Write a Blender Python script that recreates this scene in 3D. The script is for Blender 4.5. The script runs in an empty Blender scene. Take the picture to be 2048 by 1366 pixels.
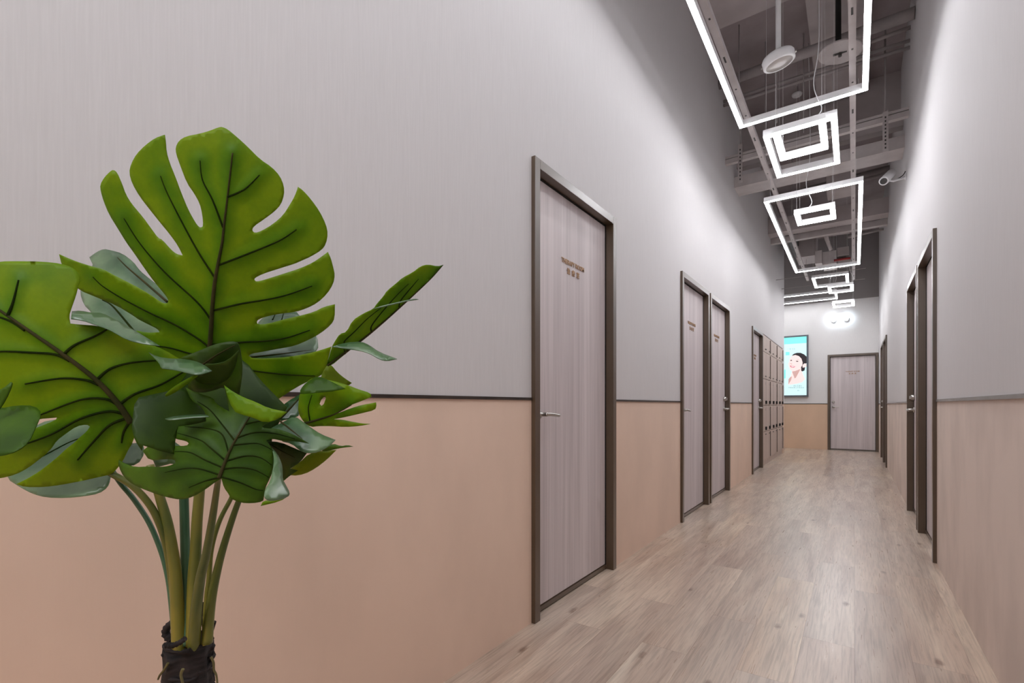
import bpy, bmesh, math, random
from mathutils import Vector, Matrix
from mathutils.geometry import delaunay_2d_cdt

C = bpy.context.scene.collection
S = bpy.context.scene
PI = math.pi

# ------------------------------------------------------------------ camera, world, exposure
F = 970.0                       # focal length for a 2048 px wide frame
TH = math.atan(685 / F)         # the camera is turned left of the corridor axis
cs, sn = math.cos(TH), math.sin(TH)
HY, CX, EYE = 810.0, 1024.0, 1.0
cam = bpy.data.objects.new('camera', bpy.data.cameras.new('camera'))
C.objects.link(cam)
cam.location = (0, 0, EYE)
cam.rotation_euler = (PI / 2, 0, TH)
cam.data.sensor_width = 36
cam.data.lens = F / 2048 * 36
cam.data.shift_y = 127 / 2048
cam.data.clip_start = 0.01
S.camera = cam

w = bpy.data.worlds.new('world'); S.world = w; w.use_nodes = True
w.node_tree.nodes['Background'].inputs[0].default_value = (0.9, 0.93, 1, 1)
w.node_tree.nodes['Background'].inputs[1].default_value = 0.3
S.view_settings.view_transform = 'Standard'
S.view_settings.look = 'None'
S.view_settings.gamma = 1
S.view_settings.exposure = 0.0
S.view_settings.use_curve_mapping = False
S.cycles.max_bounces = 10
S.cycles.diffuse_bounces = 6
S.cycles.sample_clamp_indirect = 6
S.cycles.use_denoising = True
LAMP = 31.0                     # radiance of the light strips

# unseen warm light added behind the camera to tint the lower left wall
wl = bpy.data.lights.new('added_warm_light', 'AREA'); wl.energy = 1.3; wl.size = 0.3; wl.color = (1.0, 0.42, 0.08)
wo = bpy.data.objects.new('added_warm_light', wl); C.objects.link(wo)
wo.location = (-0.75, -0.65, 0.22); wo.rotation_euler = (Vector((-0.6, 0.9, 0.12))).to_track_quat('-Z', 'Y').to_euler()

# unseen fill light added behind the viewer, tilted down the corridor
pl = bpy.data.lights.new('added_fill_light', 'AREA'); pl.energy = 23; pl.shape = 'RECTANGLE'; pl.size = 1.3; pl.size_y = 1.0; pl.color = (0.97, 0.98, 1.0)
po = bpy.data.objects.new('added_fill_light', pl); C.objects.link(po)
po.location = (-0.2, -1.3, 2.75); po.rotation_euler = Vector((-0.15, 0.75, -0.75)).to_track_quat('-Z', 'Y').to_euler()


def ray(x, y):
    u = (x - CX) / F; v = (HY - y) / F
    return Vector((u * cs - sn, cs + u * sn, v))

def at_depth(x, y, z):
    return Vector((0, 0, EYE)) + ray(x, y) * z

def at_y(x, y, Y):
    d = ray(x, y); return Vector((0, 0, EYE)) + d * (Y / d.y)

# ------------------------------------------------------------------ helpers
def obj(name, bm, mat, parent=None, smooth=False, bevel=0.0):
    me = bpy.data.meshes.new(name)
    bmesh.ops.recalc_face_normals(bm, faces=bm.faces)
    if smooth:
        for f in bm.faces: f.smooth = True
    bm.to_mesh(me); bm.free()
    for m in (mat if isinstance(mat, (list, tuple)) else [mat]): me.materials.append(m)
    o = bpy.data.objects.new(name, me); C.objects.link(o)
    if parent: o.parent = parent
    if bevel:
        b = o.modifiers.new('bevel', 'BEVEL'); b.width = bevel; b.segments = 2; b.limit_method = 'ANGLE'
    return o

def tag(o, label, cat=None, group=None, kind=None):
    o['label'] = label
    if cat: o['category'] = cat
    if group: o['group'] = group
    if kind: o['kind'] = kind
    return o

def thing(name, label, cat, loc=(0, 0, 0), rz=0, group=None, kind=None):
    o = bpy.data.objects.new(name, None); C.objects.link(o)
    o.location = loc; o.rotation_euler = (0, 0, rz)
    return tag(o, label, cat, group, kind)

def box(bm, x0, x1, y0, y1, z0, z1, mi=0):
    v = [bm.verts.new(p) for p in ((x0, y0, z0), (x1, y0, z0), (x1, y1, z0), (x0, y1, z0),
                                   (x0, y0, z1), (x1, y0, z1), (x1, y1, z1), (x0, y1, z1))]
    fs = [(0, 3, 2, 1), (4, 5, 6, 7), (0, 1, 5, 4), (1, 2, 6, 5), (2, 3, 7, 6), (3, 0, 4, 7)]
    out = []
    for f in fs:
        fc = bm.faces.new([v[i] for i in f]); fc.material_index = mi; out.append(fc)
    return out

def tube(bm, pts, r, seg=10, cap=True):
    pts = [Vector(p) for p in pts]
    n = len(pts)
    rs = r if isinstance(r, (list, tuple)) else [r] * n
    if len(rs) == 2 and n > 2: rs = [rs[0] + (rs[1] - rs[0]) * i / (n - 1) for i in range(n)]
    t0 = (pts[1] - pts[0]).normalized()
    up = Vector((0, 0, 1)) if abs(t0.z) < 0.9 else Vector((1, 0, 0))
    a = t0.cross(up).normalized()
    rings = []
    for i, p in enumerate(pts):
        t = (pts[min(i + 1, n - 1)] - pts[max(i - 1, 0)]).normalized()
        a = (a - t * a.dot(t)).normalized(); b = t.cross(a)
        rings.append([bm.verts.new(p + (a * math.cos(2 * PI * k / seg) + b * math.sin(2 * PI * k / seg)) * rs[i]) for k in range(seg)])
    for i in range(n - 1):
        for k in range(seg):
            f = bm.faces.new((rings[i][k], rings[i][(k + 1) % seg], rings[i + 1][(k + 1) % seg], rings[i + 1][k])); f.smooth = True
    if cap:
        bm.faces.new(rings[0][::-1]); bm.faces.new(rings[-1])

def spline(pts, k=6):
    pts = [Vector(p) for p in pts]
    out = []
    for i in range(len(pts) - 1):
        p0 = pts[max(i - 1, 0)]; p1 = pts[i]; p2 = pts[i + 1]; p3 = pts[min(i + 2, len(pts) - 1)]
        for j in range(k):
            t = j / k
            out.append(0.5 * ((2 * p1) + (p2 - p0) * t + (2 * p0 - 5 * p1 + 4 * p2 - p3) * t * t + (-p0 + 3 * p1 - 3 * p2 + p3) * t ** 3))
    out.append(pts[-1])
    return out

def lathe(bm, prof, seg=32, M=None):
    rings = []
    for r, z in prof:
        rings.append([bm.verts.new((r * math.cos(2 * PI * k / seg), r * math.sin(2 * PI * k / seg), z)) for k in range(seg)])
    for i in range(len(rings) - 1):
        for k in range(seg):
            f = bm.faces.new((rings[i][k], rings[i][(k + 1) % seg], rings[i + 1][(k + 1) % seg], rings[i + 1][k])); f.smooth = True
    bm.faces.new(rings[0][::-1]); bm.faces.new(rings[-1])
    if M is not None:
        for ring in rings:
            for v in ring: v.co = M @ v.co

B = bmesh.new

# ------------------------------------------------------------------ materials
def mat(name, col, rough=0.6, metal=0.0, **kw):
    m = bpy.data.materials.new(name); m.use_nodes = True
    p = m.node_tree.nodes['Principled BSDF']
    p.inputs['Base Color'].default_value = (*col, 1)
    p.inputs['Roughness'].default_value = rough
    p.inputs['Metallic'].default_value = metal
    for k, v in kw.items(): p.inputs[k].default_value = v
    return m

def nd(m, t, **kw):
    n = m.node_tree.nodes.new(t)
    for k, v in kw.items(): setattr(n, k, v)
    return n

def lk(m, a, b): m.node_tree.links.new(a, b)

def noise_var(m, c1, c2, scale=(1, 1, 1), ns=5.0, detail=4, lo=0.35, hi=0.65, bump=0.0, coord='Object'):
    """colour varies between c1 and c2 with a stretched noise"""
    p = m.node_tree.nodes['Principled BSDF']
    tc = nd(m, 'ShaderNodeTexCoord'); mp = nd(m, 'ShaderNodeMapping'); mp.inputs['Scale'].default_value = scale
    n = nd(m, 'ShaderNodeTexNoise'); n.inputs['Scale'].default_value = ns; n.inputs['Detail'].default_value = detail
    r = nd(m, 'ShaderNodeValToRGB')
    r.color_ramp.elements[0].position = lo; r.color_ramp.elements[0].color = (*c1, 1)
    r.color_ramp.elements[1].position = hi; r.color_ramp.elements[1].color = (*c2, 1)
    lk(m, tc.outputs[coord], mp.inputs[0]); lk(m, mp.outputs[0], n.inputs['Vector']); lk(m, n.outputs[0], r.inputs[0])
    lk(m, r.outputs[0], p.inputs['Base Color'])
    if bump:
        b = nd(m, 'ShaderNodeBump'); b.inputs['Strength'].default_value = bump; b.inputs['Distance'].default_value = 0.002
        lk(m, n.outputs[0], b.inputs['Height']); lk(m, b.outputs[0], p.inputs['Normal'])
    return m

def mix(m, fac, a, b, bt='MIX'):
    x = nd(m, 'ShaderNodeMix', data_type='RGBA', blend_type=bt)
    for s, v in ((x.inputs[0], fac), (x.inputs[6], a), (x.inputs[7], b)):
        if isinstance(v, (int, float)): s.default_value = v
        elif isinstance(v, tuple): s.default_value = (*v, 1)
        else: lk(m, v, s)
    return x.outputs[2]

def ramp(m, src, stops):
    r = nd(m, 'ShaderNodeValToRGB')
    el = r.color_ramp.elements
    while len(el) < len(stops): el.new(0.5)
    for e, (p, c) in zip(el, stops):
        e.position = p; e.color = (*c, 1) if isinstance(c, tuple) else (c, c, c, 1)
    lk(m, src, r.inputs[0]); return r.outputs[0]

def wall_material(name, upper, lower, dark_above=None, mottle=0.93):
    m = mat(name, upper, 0.75)
    p = m.node_tree.nodes['Principled BSDF']
    tc = nd(m, 'ShaderNodeTexCoord'); sx = nd(m, 'ShaderNodeSeparateXYZ'); lk(m, tc.outputs['Object'], sx.inputs[0])
    # fine vertical fibres of the wall covering
    mp = nd(m, 'ShaderNodeMapping'); mp.inputs['Scale'].default_value = (260, 260, 9)
    n = nd(m, 'ShaderNodeTexNoise'); n.inputs['Scale'].default_value = 1.0; n.inputs['Detail'].default_value = 3
    lk(m, tc.outputs['Object'], mp.inputs[0]); lk(m, mp.outputs[0], n.inputs['Vector'])
    fib = ramp(m, n.outputs[0], [(0.3, 0.90), (0.7, 1.0)])
    up = mix(m, 0.5, upper, fib, 'MULTIPLY')
    # soft mottling of the lower painted band
    n2 = nd(m, 'ShaderNodeTexNoise'); n2.inputs['Scale'].default_value = 3.5; n2.inputs['Detail'].default_value = 5
    mp2 = nd(m, 'ShaderNodeMapping'); mp2.inputs['Scale'].default_value = (1, 1, 0.5)
    lk(m, tc.outputs['Object'], mp2.inputs[0]); lk(m, mp2.outputs[0], n2.inputs['Vector'])
    mo = ramp(m, n2.outputs[0], [(0.35, mottle), (0.62, 1.0)])
    lo = mix(m, 1.0, lower, mo, 'MULTIPLY')
    g = nd(m, 'ShaderNodeMath', operation='GREATER_THAN'); g.inputs[1].default_value = 1.028
    lk(m, sx.outputs[2], g.inputs[0])
    col = mix(m, g.outputs[0], lo, up)
    if dark_above:
        g2 = nd(m, 'ShaderNodeMath', operation='GREATER_THAN'); g2.inputs[1].default_value = dark_above[0]
        lk(m, sx.outputs[2], g2.inputs[0]); col = mix(m, g2.outputs[0], col, dark_above[1])
    lk(m, col, p.inputs['Base Color'])
    b = nd(m, 'ShaderNodeBump'); b.inputs['Strength'].default_value = 0.15; b.inputs['Distance'].default_value = 0.001
    lk(m, n.outputs[0], b.inputs['Height']); lk(m, b.outputs[0], p.inputs['Normal'])
    return m

UP = (0.62, 0.605, 0.61); LOW = (0.76, 0.58, 0.465)
M_WALL = wall_material('linen_wallpaper_over_peach_paint', UP, LOW)
M_WALLR = wall_material('linen_wallpaper_over_pale_peach', UP, (0.73, 0.62, 0.55), mottle=0.85)
M_WALLE = wall_material('end_wall_paint', (0.72, 0.71, 0.705), (0.69, 0.49, 0.345), (3.31, (0.27, 0.25, 0.25)))
M_SLAB = noise_var(mat('painted_slab', (0.12, 0.1, 0.1), 0.9), (0.27, 0.225, 0.225), (0.35, 0.305, 0.31), ns=2.5)
M_DUCT = noise_var(mat('grey_painted_duct', (0.25, 0.2, 0.2), 0.8), (0.42, 0.375, 0.37), (0.50, 0.455, 0.45), ns=3)
M_PIPE = noise_var(mat('grey_painted_pipe', (0.3, 0.2, 0.2), 0.6), (0.30, 0.27, 0.265), (0.38, 0.345, 0.34), ns=6)
M_RAIL = noise_var(mat('pale_painted_channel', (0.4, 0.4, 0.4), 0.5), (0.46, 0.42, 0.415), (0.54, 0.50, 0.49), ns=6)
M_DARKMETAL = noise_var(mat('dark_grey_metal', (0.05, 0.05, 0.05), 0.5), (0.03, 0.028, 0.028), (0.06, 0.055, 0.05), ns=8)
M_RED = noise_var(mat('red_pipe_paint', (0.4, 0.02, 0.02), 0.4), (0.25, 0.02, 0.02), (0.35, 0.03, 0.03), ns=8)
M_BROWN = noise_var(mat('brown_door_frame', (0.1, 0.07, 0.05), 0.34, **{'Coat Weight': 0.6, 'Coat Roughness': 0.3}), (0.068, 0.041, 0.022), (0.083, 0.052, 0.029), ns=4)
M_BLACK = noise_var(mat('matte_black', (0.01, 0.01, 0.01), 0.9), (0.006, 0.005, 0.004), (0.012, 0.01, 0.008), ns=9)
M_STEEL = noise_var(mat('brushed_steel', (0.6, 0.58, 0.56), 0.28, 1.0), (0.40, 0.38, 0.36), (0.54, 0.52, 0.49), scale=(1, 1, 12), ns=20)
M_TRIMD = noise_var(mat('dark_bronze_strip', (0.06, 0.05, 0.04), 0.35, 0.6), (0.045, 0.035, 0.03), (0.07, 0.055, 0.045), ns=9)
M_TRIMS = noise_var(mat('satin_metal_strip', (0.3, 0.3, 0.3), 0.25, 0.9), (0.30, 0.28, 0.28), (0.40, 0.38, 0.38), ns=9)
M_GOLD = noise_var(mat('bronze_letters', (0.3, 0.18, 0.08), 0.4, 0.4), (0.33, 0.19, 0.09), (0.42, 0.25, 0.13), ns=20)
M_WHITE = noise_var(mat('white_powder_coat', (0.8, 0.8, 0.8), 0.4), (0.74, 0.74, 0.75), (0.8, 0.8, 0.81), ns=8)
M_LENS = noise_var(mat('frosted_lens', (0.5, 0.48, 0.45), 0.15), (0.42, 0.39, 0.37), (0.5, 0.47, 0.44), ns=8)

def wood_door(name, tint):
    m = mat(name, tint, 0.5)
    p = m.node_tree.nodes['Principled BSDF']
    tc = nd(m, 'ShaderNodeTexCoord')
    def strips(sc, s, d):
        mp = nd(m, 'ShaderNodeMapping'); mp.inputs['Scale'].default_value = sc
        n = nd(m, 'ShaderNodeTexNoise'); n.inputs['Scale'].default_value = s; n.inputs['Detail'].default_value = d
        n.inputs['Distortion'].default_value = 0.4
        lk(m, tc.outputs['Object'], mp.inputs[0]); lk(m, mp.outputs[0], n.inputs['Vector']); return n.outputs[0]
    a = strips((14, 14, 0.35), 1.0, 3); b = strips((75, 75, 1.2), 1.0, 4); k = strips((5, 5, 1.2), 2.0, 2)
    c = ramp(m, a, [(0.3, (tint[0] * 0.86, tint[1] * 0.85, tint[2] * 0.86)), (0.7, (tint[0] * 1.1, tint[1] * 1.1, tint[2] * 1.1))])
    g = ramp(m, b, [(0.35, 0.84), (0.6, 1.0)])
    c = mix(m, 0.75, c, g, 'MULTIPLY')
    kk = ramp(m, k, [(0.2, 0.8), (0.32, 1.0)])
    c = mix(m, 0.7, c, kk, 'MULTIPLY')
    lk(m, c, p.inputs['Base Color'])
    return m
M_DOOR = wood_door('pale_ash_laminate', (0.62, 0.56, 0.565))
M_LOCK = wood_door('pale_oak_laminate', (0.60, 0.50, 0.44))

def floor_material():
    m = mat('oak_vinyl_planks', (0.5, 0.4, 0.3), 0.4)
    p = m.node_tree.nodes['Principled BSDF']
    tc = nd(m, 'ShaderNodeTexCoord'); sx = nd(m, 'ShaderNodeSeparateXYZ'); lk(m, tc.outputs['Object'], sx.inputs[0])
    cb = nd(m, 'ShaderNodeCombineXYZ'); lk(m, sx.outputs[1], cb.inputs[0]); lk(m, sx.outputs[0], cb.inputs[1])
    def brick(c1, c2, mort, ms):
        b = nd(m, 'ShaderNodeTexBrick'); b.offset = 0.37; b.offset_frequency = 2
        b.inputs['Scale'].default_value = 1; b.inputs['Brick Width'].default_value = 1.22; b.inputs['Row Height'].default_value = 0.183
        b.inputs['Mortar Size'].default_value = ms; b.inputs['Mortar Smooth'].default_value = 0.3; b.inputs['Bias'].default_value = 0
        b.inputs['Color1'].default_value = (*c1, 1); b.inputs['Color2'].default_value = (*c2, 1); b.inputs['Mortar'].default_value = (*mort, 1)
        lk(m, cb.outputs[0], b.inputs['Vector']); return b
    b = brick((0.0, 0.0, 0.0), (1, 1, 1), (0.5, 0.5, 0.5), 0.0)
    # each plank shifts the grain
    off = nd(m, 'ShaderNodeVectorMath', operation='SCALE'); off.inputs['Scale'].default_value = 37.0; lk(m, b.outputs[0], off.inputs[0])
    add = nd(m, 'ShaderNodeVectorMath', operation='ADD'); lk(m, tc.outputs['Object'], add.inputs[0]); lk(m, off.outputs[0], add.inputs[1])
    def nz(sc, s, d, dist=0.0):
        mp = nd(m, 'ShaderNodeMapping'); mp.inputs['Scale'].default_value = sc
        n = nd(m, 'ShaderNodeTexNoise'); n.inputs['Scale'].default_value = s; n.inputs['Detail'].default_value = d; n.inputs['Distortion'].default_value = dist
        lk(m, add.outputs[0], mp.inputs[0]); lk(m, mp.outputs[0], n.inputs['Vector']); return n.outputs[0]
    broad = nz((9, 0.9, 1), 1.0, 4, 0.8); fine = nz((110, 5, 1), 1.0, 4, 0.5); patch = nz((5, 1.3, 1), 1.0, 3)
    base = ramp(m, broad, [(0.25, (0.36, 0.255, 0.195)), (0.5, (0.53, 0.42, 0.335)), (0.75, (0.66, 0.55, 0.44))])
    tone = ramp(m, b.outputs[0], [(0.0, (0.84, 0.82, 0.83)), (0.35, (1.0, 0.97, 0.95)), (0.7, (0.96, 0.98, 1.0)), (1.0, (1.08, 1.05, 0.98))])
    c = mix(m, 0.9, base, tone, 'MULTIPLY')
    gf = ramp(m, fine, [(0.34, 0.70), (0.56, 1.0)])
    c = mix(m, 0.85, c, gf, 'MULTIPLY')
    gp = ramp(m, patch, [(0.3, (0.90, 0.93, 0.95)), (0.6, (1, 1, 1))])
    c = mix(m, 0.8, c, gp, 'MULTIPLY')
    # knots
    mp = nd(m, 'ShaderNodeMapping'); mp.inputs['Scale'].default_value = (5.5, 2.2, 1)
    vo = nd(m, 'ShaderNodeTexVoronoi'); vo.inputs['Scale'].default_value = 1.0; vo.inputs['Randomness'].default_value = 1.0
    lk(m, add.outputs[0], mp.inputs[0]); lk(m, mp.outputs[0], vo.inputs['Vector'])
    wn = nd(m, 'ShaderNodeTexNoise'); wn.inputs['Scale'].default_value = 30; lk(m, add.outputs[0], wn.inputs['Vector'])
    ad = nd(m, 'ShaderNodeMath', operation='MULTIPLY_ADD'); ad.inputs[1].default_value = 0.10; lk(m, wn.outputs[0], ad.inputs[0]); lk(m, vo.outputs['Distance'], ad.inputs[2])
    kn = ramp(m, ad.outputs[0], [(0.085, (0.42, 0.34, 0.30)), (0.15, (1, 1, 1))])
    c = mix(m, 0.9, c, kn, 'MULTIPLY')
    # hairline joints
    j = brick((1, 1, 1), (1, 1, 1), (0.72, 0.68, 0.64), 0.0012)
    c = mix(m, 1.0, c, j.outputs[0], 'MULTIPLY')
    lk(m, c, p.inputs['Base Color'])
    r = ramp(m, fine, [(0.2, 0.36), (0.8, 0.25)])
    lk(m, r, p.inputs['Roughness'])
    p.inputs['Coat Weight'].default_value = 0.35; p.inputs['Coat Roughness'].default_value = 0.3
    bp = nd(m, 'ShaderNodeBump'); bp.inputs['Strength'].default_value = 0.25; bp.inputs['Distance'].default_value = 0.0012
    lk(m, fine, bp.inputs['Height']); lk(m, bp.outputs[0], p.inputs['Normal'])
    return m
M_FLOOR = floor_material()

def emit(name, col, s):
    m = bpy.data.materials.new(name); m.use_nodes = True
    p = m.node_tree.nodes['Principled BSDF']
    p.inputs['Base Color'].default_value = (*[min(c, 0.8) * 0.25 for c in col], 1)
    p.inputs['Emission Color'].default_value = (*col, 1); p.inputs['Emission Strength'].default_value = s
    return m
M_STRIP = emit('led_strip_diffuser', (0.97, 0.97, 1.0), LAMP)

# ------------------------------------------------------------------ the shell
XL, XR, YE = -1.21, 0.425, 12.95
YB = -3.4
SLAB = 4.75
LDOORS = [(1.868, 0.925), (4.195, 0.94), (5.19, 0.945), (7.70, 0.945)]          # near edge, width
RDOORS = [(4.05, 0.925), (5.04, 0.91), (9.75, 0.92), (10.74, 0.92)]
DH = 2.14
LK0, LK1, LKT = 8.665, 11.385, 2.16

def wall_with_openings(name, x0, x1, y0, y1, ops, m, label):
    bm = B(); y = y0
    for a, b, top in ops:
        if a > y: box(bm, x0, x1, y, a, 0, SLAB)
        box(bm, x0, x1, a, b, top, SLAB); y = b
    if y1 > y: box(bm, x0, x1, y, y1, 0, SLAB)
    return tag(obj(name, bm, m), label, 'wall', kind='structure')

e = 0.012
wall_with_openings('wall_left', XL - 0.14, XL, YB, 11.64,
                   [(a + e, a + d - e, DH - e) for a, d in LDOORS] + [(LK0, LK1, LKT)], M_WALL,
                   'long left corridor wall, pale linen above a peach lower band')
wall_with_openings('wall_right', XR, XR + 0.14, YB, YE, [(a + e, a + d - e, DH - 0.02 - e) for a, d in RDOORS], M_WALLR,
                   'right corridor wall, pale linen above a washed peach lower band')
bm = B(); EX0, EX1 = -0.492, 0.418
box(bm, -4.2, EX0 + e, YE, YE + 0.14, 0, SLAB); box(bm, EX1 - e, XR + 0.14, YE, YE + 0.14, 0, SLAB); box(bm, EX0 + e, EX1 - e, YE, YE + 0.14, DH - 0.02 - e, SLAB)
tag(obj('wall_end', bm, M_WALLE), 'far end wall with a grey upper band above white and peach', 'wall', kind='structure')
bm = B(); box(bm, -4.2, XL - 0.14, 11.50, 11.64, 0, SLAB)
tag(obj('wall_side', bm, M_WALL), 'wall of the side passage beyond the lockers', 'wall', kind='structure')
bm = B(); box(bm, -4.34, -4.2, 11.5, YE + 0.14, 0, SLAB)
tag(obj('wall_passage', bm, M_WALL), 'closing wall of the side passage on the left', 'wall', kind='structure')
bm = B(); box(bm, XL - 0.14, XR + 0.14, YB - 0.14, YB, 0, SLAB)
tag(obj('wall_back', bm, M_WALL), 'back wall of the corridor behind the viewer', 'wall', kind='structure')
bm = B(); box(bm, -4.4, XR + 0.2, YB - 0.2, YE + 0.2, -0.12, 0)
tag(obj('floor', bm, M_FLOOR), 'pale oak plank floor running down the corridor', 'floor', kind='structure')
bm = B(); box(bm, -4.4, XR + 0.2, YB - 0.2, YE + 0.2, SLAB, SLAB + 0.15)
tag(obj('ceiling', bm, M_SLAB), 'dark grey exposed ceiling slab', 'ceiling', kind='structure')

# trim strips between the two wall finishes
tn = [0]
def trim(x0, x1, y0, y1, m, label, z0=1.022, z1=1.034):
    tn[0] += 1; bm = B(); box(bm, x0, x1, y0, y1, z0, z1)
    tag(obj('trim_%d' % tn[0], bm, m), label, 'trim', kind='structure')
ys = [YB]
for a, d in LDOORS: ys += [a, a + d]
ys += [LK0]
names = ['behind the potted plant up to the nearest door', 'between the nearest door and the second left door', 'in the slit between the twin left doors',
         'between the twin doors and the door by the lockers', 'beside the lockers']
for i in range(0, 8, 2):
    if ys[i + 1] - ys[i] > 0.01: trim(XL, XL + 0.006, ys[i], ys[i + 1], M_TRIMD, 'dark metal strip on the left wall ' + names[i // 2])
trim(XL, XL + 0.006, LK1, 11.64, M_TRIMD, 'dark metal strip on the left wall past the lockers')
ys = [YB]
for a, d in RDOORS: ys += [a, a + d]
ys += [YE]
names = ['in front of the nearest right door', 'between the two near right doors', 'in the middle of the corridor', 'between the two far right doors', 'at the far corner']
for i in range(0, 10, 2):
    if ys[i + 1] - ys[i] > 0.01: trim(XR - 0.008, XR, ys[i], ys[i + 1], M_TRIMS, 'satin metal strip on the right wall ' + names[i // 2], 1.02, 1.035)
trim(-4.2, EX0, YE - 0.006, YE, M_TRIMD, 'dark metal strip on the end wall left of the door')

# ------------------------------------------------------------------ lettering
def text_mesh(name, body, size, loc, m, parent, extrude=0.0015, offset=0.0, sx=1.0):
    cu = bpy.data.curves.new(name, 'FONT'); cu.body = body; cu.size = size; cu.extrude = extrude; cu.offset = offset
    cu.align_x = 'CENTER'; cu.align_y = 'CENTER'; cu.resolution_u = 3
    to = bpy.data.objects.new(name, cu); C.objects.link(to)
    bpy.context.view_layer.update()
    dg = bpy.context.evaluated_depsgraph_get()
    me = bpy.data.meshes.new_from_object(to.evaluated_get(dg))
    bpy.data.objects.remove(to)
    # lay the text on the vertical face: text x stays x, text y becomes z
    for v in me.vertices:
        x, y, z = v.co; v.co = Vector((x * sx, -z, y)) + Vector(loc)
    me.materials.clear(); me.materials.append(m)
    o = bpy.data.objects.new(name, me); C.objects.link(o); o.parent = parent
    return o

# ------------------------------------------------------------------ doors (local x to the viewer's right, y into the wall)
FW, PY = 0.045, 0.032
def door(n, label, loc, rz, width, h, side, bolt, shared=None):
    t = thing('door_%d' % n, label, 'door', loc, rz, kind='structure')
    bm = B()
    box(bm, 0, FW, -0.02, 0.11, 0, h); box(bm, width - FW, width, -0.02, 0.11, 0, h); box(bm, FW, width - FW, -0.02, 0.11, h - FW, h)
    obj('door_frame', bm, M_BROWN, t, bevel=0.0015)
    bm = B()
    box(bm, FW, FW + 0.006, PY - 0.004, 0.10, 0.0, h - FW); box(bm, width - FW - 0.006, width - FW, PY - 0.004, 0.10, 0.0, h - FW)
    box(bm, FW + 0.006, width - FW - 0.006, PY - 0.004, 0.10, h - FW - 0.006, h - FW)
    obj('door_gap_dark', bm, M_BLACK, t)  # black strips stand in for the dark gap around the panel
    bm = B(); box(bm, FW + 0.008, width - FW - 0.008, PY, PY + 0.045, 0.032, h - FW - 0.008)
    obj('door_panel', bm, M_DOOR, t, bevel=0.001)
    bm = B(); box(bm, FW, width - FW, PY - 0.006, 0.10, 0.006, 0.028); obj('door_sill', bm, M_BROWN, t)
    s = 1 if side == 'l' else -1
    if side is None:
        return t
    hx = FW + 0.062 if side == 'l' else width - FW - 0.062
    hz = 0.955
    bm = B()
    Mr = Matrix.Translation((hx, PY, hz)) @ Matrix.Rotation(PI / 2, 4, 'X')
    lathe(bm, [(0.026, 0), (0.026, 0.006), (0.022, 0.010), (0.011, 0.012), (0.010, 0.05), (0.0095, 0.056)], 20, Mr)
    hd = obj('door_handle', bm, M_STEEL, t)
    bm = B(); tube(bm, spline([(hx, PY - 0.05, hz), (hx + s * 0.03, PY - 0.056, hz), (hx + s * 0.11, PY - 0.053, hz - 0.006)]), [0.0095, 0.0085], 10)
    obj('lever', bm, M_STEEL, hd)
    if bolt:
        bm = B(); lathe(bm, [(0.026, 0), (0.026, 0.012), (0.022, 0.026), (0.018, 0.028)], 20, Matrix.Translation((hx, PY, hz + 0.115)) @ Matrix.Rotation(PI / 2, 4, 'X'))
        bo = obj('deadbolt', bm, M_STEEL, t)
        bm = B(); box(bm, hx - 0.004, hx + 0.004, PY - 0.04, PY - 0.028, hz + 0.10, hz + 0.13); obj('thumb_turn', bm, M_STEEL, bo)
    text_mesh('door_lettering', 'THERAPY ROOM', 0.034, (width / 2, PY - 0.002, h - 0.385), M_GOLD, t, offset=0.0004)
    text_mesh('door_lettering', '治  療  室', 0.034, (width / 2, PY - 0.002, h - 0.432), M_GOLD, t, offset=0.0005)
    return t

ll = ['large nearest left door, pale ash panel with gold lettering, right of the plant',
      'second left door along, nearer of the pair standing side by side',
      'third left door along, with steel deadbolt, farther of the side-by-side pair',
      'left door standing directly beside the lockers']
for i, (a, d) in enumerate(LDOORS):
    door(i + 1, ll[i], (XL, a, 0), PI / 2, d, DH, 'l' if i < 2 else 'r', i >= 2)
rl = ['nearest right door, seen edge-on in its brown frame', 'second right door along, its steel deadbolt and lever showing',
      'nearer of the two far right doors beside the end door', 'farthest right door, close to the end wall corner']
for i, (a, d) in enumerate(RDOORS):
    door(i + 5, rl[i], (XR, a + d, 0), -PI / 2, d, DH - 0.02, None if i % 2 == 0 else 'l', i % 2 == 1)
door(9, 'door facing down the corridor in the middle of the end wall', (EX0, YE, 0), 0, EX1 - EX0, DH - 0.02, 'l', True)

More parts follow.
